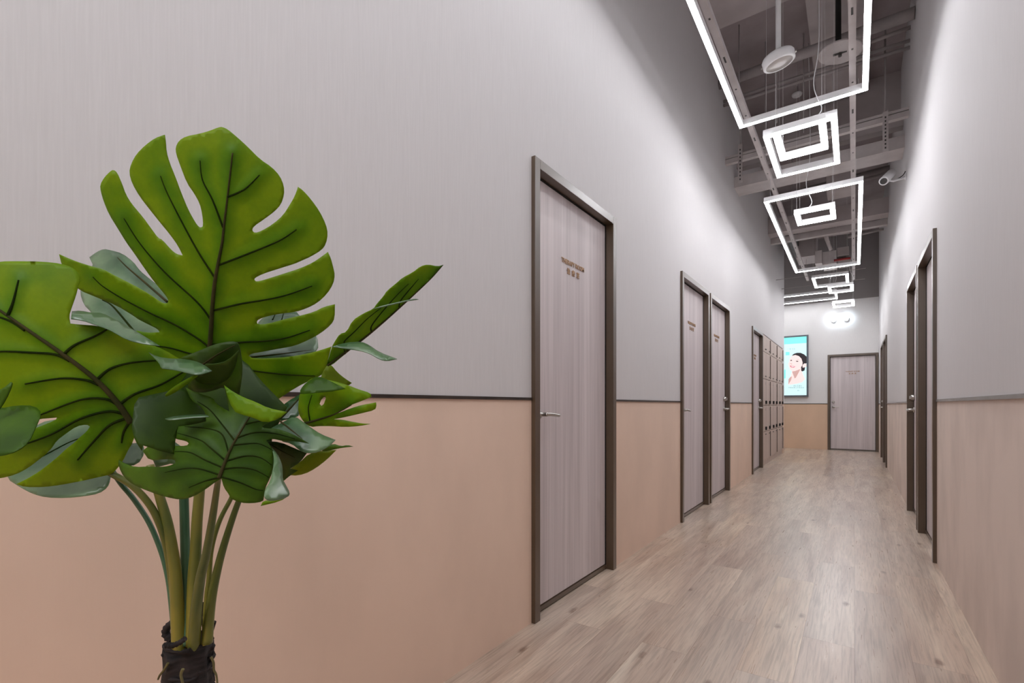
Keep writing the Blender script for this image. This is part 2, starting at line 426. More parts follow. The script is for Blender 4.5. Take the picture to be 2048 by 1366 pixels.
# ------------------------------------------------------------------ lockers
ROWS = [(0.09, 0.560, 'low'), (0.568, 0.992, 'pad'), (1.0, 1.425, 'pad'), (1.433, 1.872, 'top'), (1.88, 2.145, 'top')]
def make_locker(label):
    wdt = (LK1 - LK0) / 3
    t = thing('locker_unit', label, 'lockers', (XL, LK0, 0), PI / 2, 'locker units set into the left wall')
    bm = B(); g = 0.004
    box(bm, g, g + 0.018, 0.022, 0.42, 0.0, LKT - 0.006); box(bm, wdt - g - 0.018, wdt - g, 0.022, 0.42, 0, LKT - 0.006)
    box(bm, g + 0.018, wdt - g - 0.018, 0.40, 0.42, 0, LKT - 0.006); box(bm, g + 0.018, wdt - g - 0.018, 0.022, 0.40, LKT - 0.024, LKT - 0.006)
    for z0, z1, k in ROWS: box(bm, g + 0.018, wdt - g - 0.018, 0.03, 0.40, z0 - 0.012, z0 + 0.004)
    obj('carcass', bm, M_LOCK, t)
    bm = B(); box(bm, g, wdt - g, 0.012, 0.022, 0.0, 0.082); obj('plinth', bm, M_LOCK, t)
    bm = B()
    for z0, z1, k in ROWS: box(bm, wdt - 0.028, wdt - g, -0.013, 0.018, z0 + 0.02, z1 - 0.02)
    obj('divider_strip', bm, noise_var(mat('divider_taupe', (0.2, 0.16, 0.13), 0.6), (0.15, 0.115, 0.095), (0.20, 0.155, 0.13), ns=8), t)
    hw = (wdt - 0.032) / 2
    for z0, z1, kind in ROWS:
        for c in range(2):
            x0 = g + c * hw; x1 = x0 + hw - 0.004
            bm = B(); box(bm, x0, x1, 0.0, 0.018, z0, z1); dr = obj('locker_door', bm, M_LOCK, t, bevel=0.0015)
            if kind == 'pad':
                bm = B(); box(bm, x1 - 0.10, x1 - 0.035, -0.022, 0.0, z0 + 0.018, z0 + 0.072); obj('keypad_lock', bm, M_BLACK, dr, bevel=0.004)
                if z0 > 0.5:
                    bm = B(); box(bm, x1 - 0.07, x1 - 0.060, -0.001, 0.0, z1 - 0.085, z1 - 0.045); obj('number_mark', bm, M_TRIMD, dr)
            else:
                zz = z0 + 0.045 if kind == 'top' else z1 - 0.045
                bm = B(); box(bm, x1 - 0.11, x1 - 0.035, -0.014, 0.0, zz - 0.006, zz + 0.006); obj('pull_handle', bm, M_DARKMETAL, dr, bevel=0.002)
    return t
def copy_tree(o, parent=None):
    c = o.copy(); C.objects.link(c)
    if parent: c.parent = parent
    for ch in list(o.children): copy_tree(ch, c)
    return c
lk0 = make_locker('pale wood locker unit right next to the brown door frame')
for i, l in ((1, 'middle one of the three pale wood locker units'), (2, 'pale wood locker unit at the wall corner, farthest from the door')):
    c = copy_tree(lk0); c.location = (XL, LK0 + i * (LK1 - LK0) / 3, 0); c['label'] = l

# ------------------------------------------------------------------ lit advertising screen on the end wall
E_TEAL = emit('screen_teal', (0.25, 0.95, 0.87), 0.95); E_PALE = emit('screen_pale_cyan', (0.66, 0.93, 0.95), 0.95)
E_SKIN = emit('screen_skin', (0.96, 0.74, 0.72), 0.95); E_SKIND = emit('screen_skin_shade', (0.72, 0.45, 0.42), 0.8)
E_HAIR = emit('screen_hair', (0.03, 0.02, 0.025), 0.6); E_LIP = emit('screen_lips', (0.75, 0.12, 0.2), 0.8)
E_WHITE = emit('screen_white', (0.95, 0.97, 0.97), 1.0); E_INK = emit('screen_ink', (0.25, 0.33, 0.35), 0.8)
PX0, PX1, PZ0, PZ1 = -1.70, -0.857, 1.19, 2.60
t = thing('advertising_screen', 'tall lit screen with a smiling woman on teal, left of the end door', 'screen', ((PX0 + PX1) / 2, YE, PZ0))
ox = -(PX0 + PX1) / 2
bm = B(); fw = 0.035
hw_, hh = (PX1 - PX0) / 2, PZ1 - PZ0
box(bm, -hw_, -hw_ + fw, -0.06, 0, 0, hh); box(bm, hw_ - fw, hw_, -0.06, 0, 0, hh)
box(bm, -hw_ + fw, hw_ - fw, -0.06, 0, 0, fw); box(bm, -hw_ + fw, hw_ - fw, -0.06, 0, hh - fw, hh)
obj('screen_frame', bm, noise_var(mat('blue_grey_metal', (0.08, 0.1, 0.12), 0.4), (0.09, 0.11, 0.13), (0.13, 0.15, 0.17), ns=6), t, bevel=0.002)
bm = B(); box(bm, -hw_ + fw, hw_ - fw, -0.045, -0.01, fw, hh - fw); obj('display_panel', bm, E_PALE, t)
def flat(name, pts, m, layer, parent=t):
    """picture element: photo pixels of the poster laid into the screen's plane"""
    bm = B(); vs = []
    for x, y in pts:
        p = at_y(x, y, YE - 0.045); vs.append((p.x + ox, p.z - PZ0))
    y = -0.0455 - 0.0006 * layer
    vv = [bm.verts.new((a, y, b)) for a, b in vs]
    f = bm.faces.new(vv); bmesh.ops.triangulate(bm, faces=[f])
    return obj(name, bm, m, parent)
def zp(pts, s=9.757, o=(1560, 660)): return [(o[0] + a / s, o[1] + b / s) for a, b in pts]
band = B(); box(band, -hw_ + fw, hw_ - fw, -0.0465, -0.045, hh - fw - 0.15, hh - fw); obj('teal_band', band, E_TEAL, t)
pic = flat('portrait_hair', zp([(230, 500), (270, 465), (330, 445), (400, 445), (470, 475), (515, 515), (535, 560), (535, 650), (505, 650), (488, 740), (478, 790), (440, 808), (415, 800), (425, 740), (440, 640), (380, 560), (300, 490), (245, 500)]), E_HAIR, 2)
flat('portrait_neck', zp([(235, 800), (255, 850), (240, 900), (190, 925), (165, 960), (160, 1070), (250, 1060), (340, 1045), (430, 1020), (490, 960), (440, 900), (430, 820), (420, 720), (330, 760)]), E_SKIN, 1)
flat('portrait_face', zp([(245, 500), (300, 487), (370, 510), (420, 560), (443, 640), (430, 700), (380, 760), (300, 800), (240, 808), (200, 780), (175, 720), (160, 660), (180, 620), (190, 560), (215, 520)]), E_SKIN, 3)
flat('portrait_ear', zp([(440, 680), (480, 650), (515, 660), (520, 710), (480, 730), (440, 735)]), E_SKIN, 4)
flat('portrait_mouth', zp([(195, 690), (230, 700), (300, 712), (270, 735), (225, 732), (203, 715)]), E_LIP, 4)
flat('portrait_teeth', zp([(215, 705), (250, 712), (285, 716), (258, 724), (225, 720)]), E_WHITE, 5)
flat('portrait_eye', zp([(305, 605), (335, 600), (365, 612), (335, 622)]), E_HAIR, 4)
flat('portrait_eye', zp([(196, 595), (220, 583), (240, 592), (218, 606)]), E_HAIR, 4)
flat('portrait_brow', zp([(310, 575), (350, 568), (388, 588), (350, 577)]), E_SKIND, 4)
flat('portrait_nose', zp([(205, 640), (220, 655), (245, 665), (222, 672), (203, 660)]), E_SKIND, 4)
flat('portrait_shadow', zp([(235, 810), (300, 798), (400, 760), (380, 800), (310, 850), (310, 930), (285, 945), (265, 880)]), E_SKIND, 2)
flat('portrait_shadow', zp([(165, 960), (200, 920), (235, 905), (215, 980), (165, 1060)]), E_SKIND, 2)
flat('teal_block', zp([(110, 430), (185, 430), (185, 490), (110, 495)]), E_TEAL, 1)
flat('teal_block', zp([(30, 790), (110, 770), (110, 940), (30, 960)]), E_TEAL, 1)
random.seed(4)
def strokes(bm, x0, x1, y, hgt, n):
    for i in range(n):
        cx = x0 + (x1 - x0) * (i + 0.5) / n; wd = (x1 - x0) / n * 0.36
        for (dx, dy, a, b) in ((0, -hgt * 0.35, wd, 1.6), (0, hgt * 0.05, wd, 1.6), (0, hgt * 0.4, wd, 1.6), (-wd * 0.3, 0, 1.8, hgt * 0.5), (wd * 0.5, 0, 1.8, hgt * 0.45)):
            if random.random() < 0.2: continue
            q = zp([(cx + dx - a, y + dy + b - dx * 0), (cx + dx + a, y + dy - b)])
            p = at_y(q[0][0], q[0][1], YE - 0.046); r = at_y(q[1][0], q[1][1], YE - 0.046)
            box(bm, p.x + ox, r.x + ox, -0.0475, -0.046, p.z - PZ0, r.z - PZ0)
for a_ in ((135, 305, 370, 30, 4), (260, 430, 1090, 26, 5), (160, 470, 1125, 18, 9), (340, 380, 1182, 18, 2)):
    bm = B(); strokes(bm, *a_); obj('caption_line', bm, E_INK, t)

# ------------------------------------------------------------------ light frames
def light_frame(label, x0, x1, y0, y1, z, wd, ht, group='square light frames hung along the corridor', wires=True, cable=None):
    cx, cy = (x0 + x1) / 2, (y0 + y1) / 2
    t = thing('pendant_light_frame', label, 'pendant light', (cx, cy, z), 0, group)
    a, b = (x1 - x0) / 2, (y1 - y0) / 2
    bm = B()
    th = 0.003
    for bars in ((-a, a, -b, -b + wd), (-a, a, b - wd, b), (-a, -a + wd, -b + wd, b - wd), (a - wd, a, -b + wd, b - wd)):
        box(bm, bars[0], bars[1], bars[2], bars[3], 0.004, ht)
    obj('housing', bm, M_WHITE, t)
    bm = B()
    i = 0.002
    for bars in ((-a + i, a - i, -b + i, -b + wd - i), (-a + i, a - i, b - wd + i, b - i), (-a + i, -a + wd - i, -b + wd - i, b - wd + i), (a - wd + i, a - i, -b + wd - i, b - wd + i)):
        box(bm, bars[0], bars[1], bars[2], bars[3], 0.0, 0.004)
    obj('light_strip', bm, M_STRIP, t)
    if wires:
        for sx_ in (-1, 1):
            for sy_ in (-1, 1):
                bm = B(); px, py = sx_ * (a - 0.06 if a > 0.3 else a - wd / 2), sy_ * (b - wd / 2)
                tube(bm, [(px, py, ht), (px, py, (3.45 if a > 0.4 and b > 1 else SLAB) - z)], 0.0011, 6); obj('suspension_wire', bm, M_WHITE, t)
    if cable:
        px, py = cable
        bm = B(); tube(bm, spline([(px, py, ht), (px + 0.03, py, ht + 0.06), (px - 0.02, py, ht + 0.25), (px + 0.015, py, ht + 0.6), (px, py, SLAB - z)]), 0.0035, 6)
        obj('power_cable', bm, M_WHITE, t)
    return t
light_frame('largest and nearest light frame, running out of the top of the picture', -0.80, 0.083, 1.04, 4.49, 3.35, 0.036, 0.05)
light_frame('medium light frame that surrounds the small one, nearest pair', -0.643, -0.112, 4.65, 5.575, 3.30, 0.045, 0.06)
light_frame('small thick light frame nested within the nearer medium frame', -0.523, -0.175, 4.23, 4.75, 3.10, 0.046, 0.045, cable=(0.12, -0.235))
light_frame('long light frame in the middle of the corridor, past the nested pair', -0.805, 0.072, 5.88, 9.33, 3.20, 0.038, 0.05)
light_frame('small thick light frame hanging within the outline of the long middle frame', -0.519, -0.161, 5.855, 6.27, 3.00, 0.046, 0.045, cable=(-0.05, -0.18))
q = 2.3 / 2.2
light_frame('medium light frame just beyond the long middle frame', -0.61 * q, -0.082 * q, 9.89 * q, 10.75 * q, 3.30, 0.045, 0.05)
light_frame('small thick light frame overlapping the far medium frame in view', -0.375, -0.014, 9.84, 10.42, 3.00, 0.046, 0.045, cable=(0.15, -0.25))
light_frame('far light frame set crosswise, reaching into the left side passage', -3.72, -0.295, 11.80, 12.64, 3.30, 0.038, 0.05)
light_frame('smallest looking light frame, lowest and closest to the end wall', -0.36, -0.0, 11.42, 11.99, 3.00, 0.046, 0.045, cable=(-0.12, -0.26))
light_frame('unseen light frame added behind the viewer', -0.80, 0.083, -2.75, 0.55, 3.35, 0.038, 0.05)  # extra frame out of view, added to brighten the near walls

# thin cross rods holding the far frames
for i, (y, l) in enumerate(((10.36, 'thin cross rod above the near side of the far medium light frame'), (11.22, 'thin cross rod above the far side of the far medium light frame'))):
    bm = B(); tube(bm, [(XL, y, 3.36), (0.16, y, 3.36)], 0.005, 8)
    tag(obj('cross_rod', bm, M_PIPE), l, 'rod', 'thin rods crossing above the far lights')

# ------------------------------------------------------------------ twin head emergency lamp on the end wall
E_COOL = emit('cool_lamp_lens', (0.72, 0.88, 1.0), 24)
p = at_y(1680, 628, YE)
t = thing('twin_spotlight', 'small twin-head lamp glaring on the end wall above the door', 'lamp', (p.x, YE, p.z))
bm = B(); box(bm, -0.07, 0.07, -0.045, 0, -0.03, 0.03); obj('lamp_base', bm, M_WHITE, t, bevel=0.004)
for sx_ in (-1, 1):
    Mh = Matrix.Translation((sx_ * 0.115, -0.06, -0.13)) @ Matrix.Rotation(PI / 2, 4, 'X')
    bm = B(); lathe(bm, [(0.02, -0.045), (0.04, -0.02), (0.046, 0.012), (0.043, 0.014)], 20, Mh); hd = obj('lamp_head', bm, M_WHITE, t)
    bm = B(); lathe(bm, [(0.040, 0.014), (0.036, 0.02), (0.01, 0.023)], 20, Mh); obj('lamp_lens', bm, E_COOL, hd)
    bm = B(); tube(bm, [(sx_ * 0.05, -0.03, -0.02), (sx_ * 0.1, -0.04, -0.08), (sx_ * 0.115, -0.045, -0.11)], 0.006, 8); obj('swivel_arm', bm, M_WHITE, hd)
    L = bpy.data.lights.new('wall_bloom_spot', 'SPOT'); L.energy = 4.0; L.color = (0.72, 0.88, 1.0); L.spot_size = math.radians(120); L.spot_blend = 1; L.shadow_soft_size = 0.03
    lo = bpy.data.objects.new('wall_bloom_spot', L); C.objects.link(lo); lo.parent = t
    lo.location = (sx_ * 0.115, -0.20, -0.10); lo.rotation_euler = Vector((0, 1, -0.12)).to_track_quat('-Z', 'Y').to_euler()  # spot added to imitate the lamp's bloom, aimed back at the wall

# ------------------------------------------------------------------ ceiling services
def rail(label, x, y0, y1):
    t = thing('perforated_rail', label, 'rail', (x, y0, 3.45), 0, 'perforated rails above the light frames')
    bm = B(); L = y1 - y0; hw = 0.021
    box(bm, -hw, hw, 0, L, 0, 0.003); box(bm, -hw, -hw + 0.003, 0, L, 0.003, 0.041); box(bm, hw - 0.003, hw, 0, L, 0.003, 0.041)
    obj('channel', bm, M_RAIL, t)
    bm = B(); y = 0.35; k = 0
    while y < L - 0.1:
        box(bm, -0.006, 0.006, y, y + (0.018 if k % 3 else 0.07), -0.0006, 0.0); y += 0.42; k += 1
    obj('slot', bm, M_DARKMETAL, t)['kind'] = 'stuff'
    k = 0; y = 0.8
    while y < L:
        bm = B(); tube(bm, [(0, y, 0.003), (0, y, (4.62 if y0 + y < (4.9 if x < -0.5 else 6.9) and y0 + y > 2.6 else SLAB) - 3.45)], 0.004, 6); obj('hanging_rod', bm, M_PIPE, t); y += 2.6
rail('left perforated rail running above the light frames', -0.752, -3.0, 11.2)
rail('right perforated rail running above the light frames', -0.012, -3.0, 11.6)

def simple(name, label, cat, bm, m, group=None, bevel=0.0):
    return tag(obj(name, bm, m, bevel=bevel), label, cat, group)
bm = B(); box(bm, XL, -0.362, 2.6, 4.97, 4.62, SLAB); simple('ceiling_duct', 'wide flat duct at the top left of the open ceiling', 'duct', bm, M_DUCT)
bm = B(); box(bm, -0.36, 0.118, 2.6, 6.93, 4.62, SLAB); simple('ceiling_duct', 'long flat duct along the middle of the open ceiling', 'duct', bm, M_DUCT)
bm = B(); box(bm, XL, XR, 6.95, 7.4, 4.32, SLAB); simple('ceiling_beam', 'grey cross beam behind the first cable trays', 'beam', bm, M_DUCT)
bm = B(); tube(bm, [(XL, 5.636, 4.50), (XR, 5.385, 4.36)], 0.048, 20); simple('water_pipe', 'thick grey pipe crossing the ceiling nearest the viewer', 'pipe', bm, M_PIPE)
bm = B(); tube(bm, [(XL, 5.86, 4.43), (XR, 5.87, 4.42)], 0.016, 10); simple('conduit', 'upper of two thin parallel conduits crossing the ceiling', 'conduit', bm, M_PIPE, 'thin conduits crossing the ceiling')
bm = B(); tube(bm, [(XL, 5.86, 4.385), (XR, 5.87, 4.355)], 0.016, 10); simple('conduit', 'lower of two thin parallel conduits crossing the ceiling', 'conduit', bm, M_PIPE, 'thin conduits crossing the ceiling')
bm = B(); tube(bm, [(0.10, 5.80, 4.49), (XR, 5.80, 4.50)], 0.018, 10); simple('conduit', 'short conduit between the middle duct and the right wall', 'conduit', bm, M_PIPE, 'thin conduits crossing the ceiling')

# trapeze support and its slotted hangers
t = thing('strut_channel', 'double strut channel crossing the ceiling behind the nested lights', 'channel', (0, 5.95, 3.78))
bm = B(); box(bm, XL, XR, 0.0, 0.05, 0.035, 0.06); obj('upper_flange', bm, M_RAIL, t)
bm = B(); box(bm, XL, XR, 0.012, 0.05, 0.025, 0.035); obj('channel_groove', bm, M_DARKMETAL, t)
bm = B(); box(bm, XL, XR, -0.005, 0.05, -0.025, 0.025); obj('lower_flange', bm, M_RAIL, t)
for px, y0, y1, l in ((1480, 288, 365, 'slotted angle hanger on the strut channel near the left wall'), (1771, 222, 303, 'slotted angle hanger on the strut channel near the right wall')):
    a = at_y(px, y0, 5.92); b = at_y(px, y1, 5.92)
    t = thing('slotted_hanger', l, 'bracket', (a.x, 5.93, b.z))
    h_ = a.z - b.z
    bm = B(); box(bm, -0.022, 0.022, -0.004, 0, 0, h_); box(bm, 0.018, 0.022, -0.03, -0.004, 0, h_); obj('angle_bar', bm, M_RAIL, t)
    for k in range(9):
        bm = B(); z = 0.03 + k * (h_ - 0.06) / 9; box(bm, -0.006, 0.006, -0.0048, -0.004, z, z + 0.018); obj('slot', bm, M_DARKMETAL, t)
    bm = B(); tube(bm, [(0, 0.006, h_ * 0.5), (0, 0.006, SLAB - b.z)], 0.005, 8); obj('threaded_rod', bm, M_PIPE, t)
bm = B(); box(bm, XL, XR, 6.45, 6.75, 3.67, 3.80); simple('flat_duct', 'pale rectangular duct crossing just behind the strut channel', 'duct', bm, M_RAIL)
bm = B(); box(bm, XL, XR, 6.6, 6.72, 3.97, 4.05); simple('cable_tray', 'darker tray crossing above the pale rectangular duct', 'tray', bm, M_DUCT)
bm = B(); box(bm, -0.32, -0.03, 8.0, 8.5, 4.0, 4.45); simple('duct_box', 'boxy grey duct section hanging behind the right rail', 'duct', bm, M_DUCT)
bm = B(); tube(bm, [(XL, 9.1, 4.42), (XR, 9.1, 4.50)], 0.055, 16); simple('water_pipe', 'thick pipe crossing above the long middle light frame', 'pipe', bm, M_PIPE)
bm = B(); tube(bm, [(XL, 8.95, 4.30), (XR, 8.95, 4.38)], 0.025, 12); simple('water_pipe', 'thin pipe crossing just under the thick one above the middle light', 'pipe', bm, M_PIPE)
bm = B(); box(bm, XL, XR, 9.3, 9.55, 3.92, 4.16); simple('ceiling_beam', 'pale cross beam above the small hanging light', 'beam', bm, M_DUCT)
bm = B(); box(bm, XL, XR, 9.62, 9.72, 3.84, 3.93); simple('cable_tray', 'thin tray crossing right behind the pale cross beam', 'tray', bm, M_RAIL)
bm = B(); tube(bm, [(-0.1, 10.9, 4.10), (XR, 10.9, 4.14)], 0.022, 10); simple('conduit', 'thin pale conduit running to the right wall near the far lights', 'conduit', bm, M_RAIL, 'thin conduits crossing the ceiling')

def px_box(bm, x0, x1, y0, y1, Y, dep):
    a = at_y(x0, y1, Y); b = at_y(x1, y0, Y); box(bm, a.x, b.x, Y, Y + dep, a.z, b.z)
# air handling equipment seen through the long frame
t = thing('fan_coil_unit', 'boxy air unit with ducts hanging inside the long light frame', 'air unit', (-0.3, 10.3, 4.0))
def upart(name, m, *a):
    bm = B(); px_box(bm, *a)
    o = obj(name, bm, m, bevel=0.004); o.parent = t; o.matrix_parent_inverse = Matrix.Translation(t.location).inverted()
    return o
upart('unit_casing', M_RAIL, 1645, 1673, 500, 530, 10.2, 0.5)
upart('outlet_duct', M_DUCT, 1674, 1698, 492, 512, 10.3, 0.4)
upart('lower_duct', M_RAIL, 1676, 1700, 514, 528, 10.35, 0.35)
upart('side_duct', M_DUCT, 1592, 1632, 456, 516, 10.6, 0.6)
upart('bent_duct', M_RAIL, 1630, 1644, 500, 528, 10.1, 0.3)
bm = B(); a = at_y(1668, 521, 10.18); b = at_y(1701, 516, 10.18); tube(bm, [a, b], 0.02, 10)
simple('sprinkler_pipe', 'dark red pipe running under the air unit', 'pipe', bm, M_RED)
t2 = thing('elbow_pipe', 'pale double pipe bending down to the air unit', 'pipe', (0, 0, 0))
bm = B(); tube(bm, spline([at_y(1700, 444, 9.9), at_y(1660, 452, 9.9), at_y(1649, 458, 9.9), at_y(1652, 474, 9.9), at_y(1662, 500, 10.0)]), 0.028, 12); obj('upper_pipe', bm, M_RAIL, t2)
bm = B(); tube(bm, spline([at_y(1700, 464, 9.8), at_y(1664, 468, 9.8), at_y(1654, 472, 9.8), at_y(1656, 484, 9.85)]), 0.026, 12); obj('lower_pipe', bm, M_RAIL, t2)
t2.location = at_y(1655, 460, 9.9)
for ch in t2.children: ch.matrix_parent_inverse = Matrix.Translation(t2.location).inverted()

# recessed long grille left
bm = B(); box(bm, -1.0, -0.86, 9.85, 12.0, 4.0, 4.2); simple('linear_grille', 'long dark slot grille beside the left rail at the far end', 'grille', bm, M_DARKMETAL)

# hanging rods over the near area
for i, (x, y, l) in enumerate(((-0.93, 5.2, 'thin rod hanging left of the left rail'), (-0.62, 5.35, 'thin rod hanging right of the left rail'), (0.25, 6.2, 'thin rod hanging near the right wall'), (-0.42, 5.7, 'thin rod hanging in the middle of the open ceiling'))):
    bm = B(); tube(bm, [(x, y, 3.75), (x, y, SLAB)], 0.005, 8); simple('threaded_rod', l, 'rod', bm, M_PIPE, 'threaded rods hanging from the slab')

# round lamp on a pole
c = Vector((-0.45, 3.985, 3.5)); 
t = thing('ceiling_spotlight', 'white round lamp on a vertical pole within the nearest frame', 'lamp', c)
Mt = Matrix.Rotation(math.radians(-10), 4, 'Y') @ Matrix.Rotation(math.radians(8), 4, 'X')
bm = B(); lathe(bm, [(0.098, -0.03), (0.104, -0.026), (0.106, 0.02), (0.098, 0.034), (0.05, 0.040), (0.02, 0.042)], 36, Mt); hs = obj('lamp_housing', bm, M_WHITE, t)
bm = B(); lathe(bm, [(0.086, -0.028), (0.086, -0.031), (0.03, -0.034)], 36, Mt); obj('lamp_lens', bm, M_LENS, hs)
for k in range(2):
    bm = B(); s_ = -1 if k else 1; tube(bm, [Mt @ Vector((s_ * 0.104, 0, 0)), Mt @ Vector((s_ * 0.116, 0, 0))], 0.008, 10); obj('side_screw', bm, M_STEEL, hs)
bm = B(); tube(bm, [(0, 0, 0.06), (-0.0, 0.0, SLAB - c.z)], 0.017, 14); obj('pole', bm, M_WHITE, t)
bm = B(); tube(bm, [(0, 0, 0.03), (0, 0, 0.075)], 0.012, 10); obj('pole_joint', bm, M_DARKMETAL, t)
bm = B(); tube(bm, spline([(0.0, 0, 0.085), (-0.03, 0, 0.075), (-0.06, 0, 0.035)]), 0.004, 8); obj('lamp_cable', bm, M_WHITE, t)

# disc on black pipe
c = at_y(1680, 106, 5.15)
t = thing('round_ceiling_plate', 'pale round plate on a black pipe beside the right rail', 'plate', c)
bm = B(); lathe(bm, [(0.165, 0), (0.168, 0.008), (0.165, 0.016), (0.03, 0.018)], 40, Matrix.Rotation(math.radians(6), 4, 'Y')); obj('plate', bm, M_RAIL, t)
bm = B(); tube(bm, [(-0.012, 0, 0.02), (-0.012, 0, 4.62 - c.z)], 0.022, 14); obj('black_pipe', bm, M_BLACK, t)
bm = B(); tube(bm, [(0, 0, -0.03), (0, 0, 0)], 0.014, 10); box(bm, -0.05, 0.05, -0.01, 0.01, -0.006, 0); obj('bracket', bm, M_DARKMETAL, t)

# smoke detector
c = at_y(1595, 190, 6.8)
t = thing('smoke_detector', 'small round smoke detector on the ceiling above the first frame end', 'smoke detector', (c.x, 6.6, 4.66))
c2 = at_y(1594, 190, 6.6); t.location = c2
bm = B(); lathe(bm, [(0.03, -0.02), (0.05, -0.01), (0.056, 0.01), (0.05, 0.015)], 24); obj('detector_body', bm, M_WHITE, t)
bm = B(); tube(bm, [(0, 0, 0.015), (0, 0, SLAB - c2.z)], 0.006, 8); obj('mounting_stem', bm, M_PIPE, t)

# security camera on the right wall
t = thing('security_camera', 'white bullet camera bracketed to the upper right wall', 'security camera', (XR, 6.28, 3.30))
bm = B(); tube(bm, [(-0.115, 0.05, 0.085), (-0.185, -0.13, -0.045)], 0.042, 20); bd = obj('camera_body', bm, M_WHITE, t)
bm = B(); tube(bm, [(-0.1852, -0.1305, -0.0453), (-0.187, -0.136, -0.049)], 0.03, 16); obj('camera_lens', bm, M_DARKMETAL, bd)
bm = B(); tube(bm, [(-0.145, -0.02, -0.005), (-0.10, -0.01, -0.02), (0, 0, -0.005)], 0.011, 10); obj('mounting_arm', bm, M_WHITE, t)
bm = B(); lathe(bm, [(0.03, 0), (0.03, 0.01), (0.02, 0.012)], 20, Matrix.Rotation(-PI / 2, 4, 'Y')); obj('wall_plate', bm, M_WHITE, t)
bm = B(); tube(bm, spline([(-0.12, 0.02, 0.03), (-0.10, 0.02, -0.005), (-0.03, 0.01, 0.02), (-0.005, 0.01, 0.06)]), 0.004, 8); obj('camera_cable', bm, M_BLACK, t)

# ------------------------------------------------------------------ the artificial monstera in front of the left wall
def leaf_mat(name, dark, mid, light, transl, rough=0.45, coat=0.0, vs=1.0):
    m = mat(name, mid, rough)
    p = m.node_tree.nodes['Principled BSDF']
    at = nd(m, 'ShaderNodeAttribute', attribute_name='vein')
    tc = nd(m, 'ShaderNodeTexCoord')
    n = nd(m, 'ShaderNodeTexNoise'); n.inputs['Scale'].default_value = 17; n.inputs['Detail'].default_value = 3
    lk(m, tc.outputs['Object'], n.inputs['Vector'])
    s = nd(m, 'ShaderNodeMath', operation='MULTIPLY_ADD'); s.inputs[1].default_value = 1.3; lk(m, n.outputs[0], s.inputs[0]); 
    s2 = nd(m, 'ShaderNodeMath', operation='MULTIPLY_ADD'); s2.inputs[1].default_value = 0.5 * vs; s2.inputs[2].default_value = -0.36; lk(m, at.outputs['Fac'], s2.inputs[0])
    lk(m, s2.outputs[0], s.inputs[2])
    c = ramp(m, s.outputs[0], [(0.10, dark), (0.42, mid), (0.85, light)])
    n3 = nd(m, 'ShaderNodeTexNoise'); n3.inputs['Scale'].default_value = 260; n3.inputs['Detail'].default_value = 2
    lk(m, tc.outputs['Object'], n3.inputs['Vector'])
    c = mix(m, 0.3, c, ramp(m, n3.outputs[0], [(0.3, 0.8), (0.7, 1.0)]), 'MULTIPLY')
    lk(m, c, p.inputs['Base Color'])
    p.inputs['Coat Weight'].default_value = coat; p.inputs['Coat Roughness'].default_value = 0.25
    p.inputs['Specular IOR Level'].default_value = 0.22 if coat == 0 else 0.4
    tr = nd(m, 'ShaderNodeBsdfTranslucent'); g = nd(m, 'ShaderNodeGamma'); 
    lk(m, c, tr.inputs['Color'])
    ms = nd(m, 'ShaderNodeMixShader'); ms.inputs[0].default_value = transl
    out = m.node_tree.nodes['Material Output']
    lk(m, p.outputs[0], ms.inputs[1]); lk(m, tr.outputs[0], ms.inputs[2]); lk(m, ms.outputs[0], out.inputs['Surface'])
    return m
LG = leaf_mat('leaf_underside_green', (0.058, 0.165, 0.001), (0.125, 0.285, 0.002), (0.25, 0.39, 0.004), 0.4)
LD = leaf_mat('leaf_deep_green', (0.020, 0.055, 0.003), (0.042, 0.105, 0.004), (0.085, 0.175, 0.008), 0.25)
LS = leaf_mat('leaf_topside_sheen_green', (0.018, 0.06, 0.02), (0.055, 0.13, 0.05), (0.16, 0.26, 0.12), 0.12, 0.28, 0.6)  # ceiling light's sheen on the glossy tops is put into the grey-green
LX = leaf_mat('leaf_inner_shade_green', (0.008, 0.022, 0.002), (0.018, 0.045, 0.003), (0.04, 0.085, 0.004), 0.15)  # shade inside the plant is put into this darker leaf colour
LY = leaf_mat('leaf_yellow_green', (0.08, 0.14, 0.004), (0.15, 0.22, 0.006), (0.25, 0.31, 0.01), 0.4)
M_VEIN = noise_var(mat('leaf_vein_dark', (0.02, 0.03, 0.005), 0.9, **{'Specular IOR Level': 0.05}), (0.010, 0.020, 0.003), (0.02, 0.03, 0.004), ns=40)
M_RIB = noise_var(mat('leaf_midrib_brown', (0.07, 0.05, 0.02), 0.8, **{'Specular IOR Level': 0.1}), (0.032, 0.036, 0.01), (0.055, 0.045, 0.016), ns=40)
def stem_mat(name, a, b):
    return noise_var(mat(name, a, 0.4), a, b, scale=(1, 1, 0.35), ns=14, lo=0.42, hi=0.6)
ST_G = stem_mat('stem_olive', (0.06, 0.09, 0.012), (0.14, 0.15, 0.025))
ST_T = stem_mat('stem_teal_green', (0.03, 0.10, 0.045), (0.07, 0.17, 0.09))
ST_Y = stem_mat('stem_yellow_olive', (0.09, 0.12, 0.02), (0.22, 0.20, 0.03))
M_BARK = noise_var(mat('brown_fibre_wrap', (0.04, 0.03, 0.03), 0.9), (0.006, 0.004, 0.004), (0.026, 0.019, 0.019), scale=(1, 1, 6), ns=30, bump=1.0)
M_ROOT = noise_var(mat('pale_root', (0.1, 0.09, 0.04), 0.7), (0.08, 0.065, 0.02), (0.16, 0.14, 0.05), ns=20)

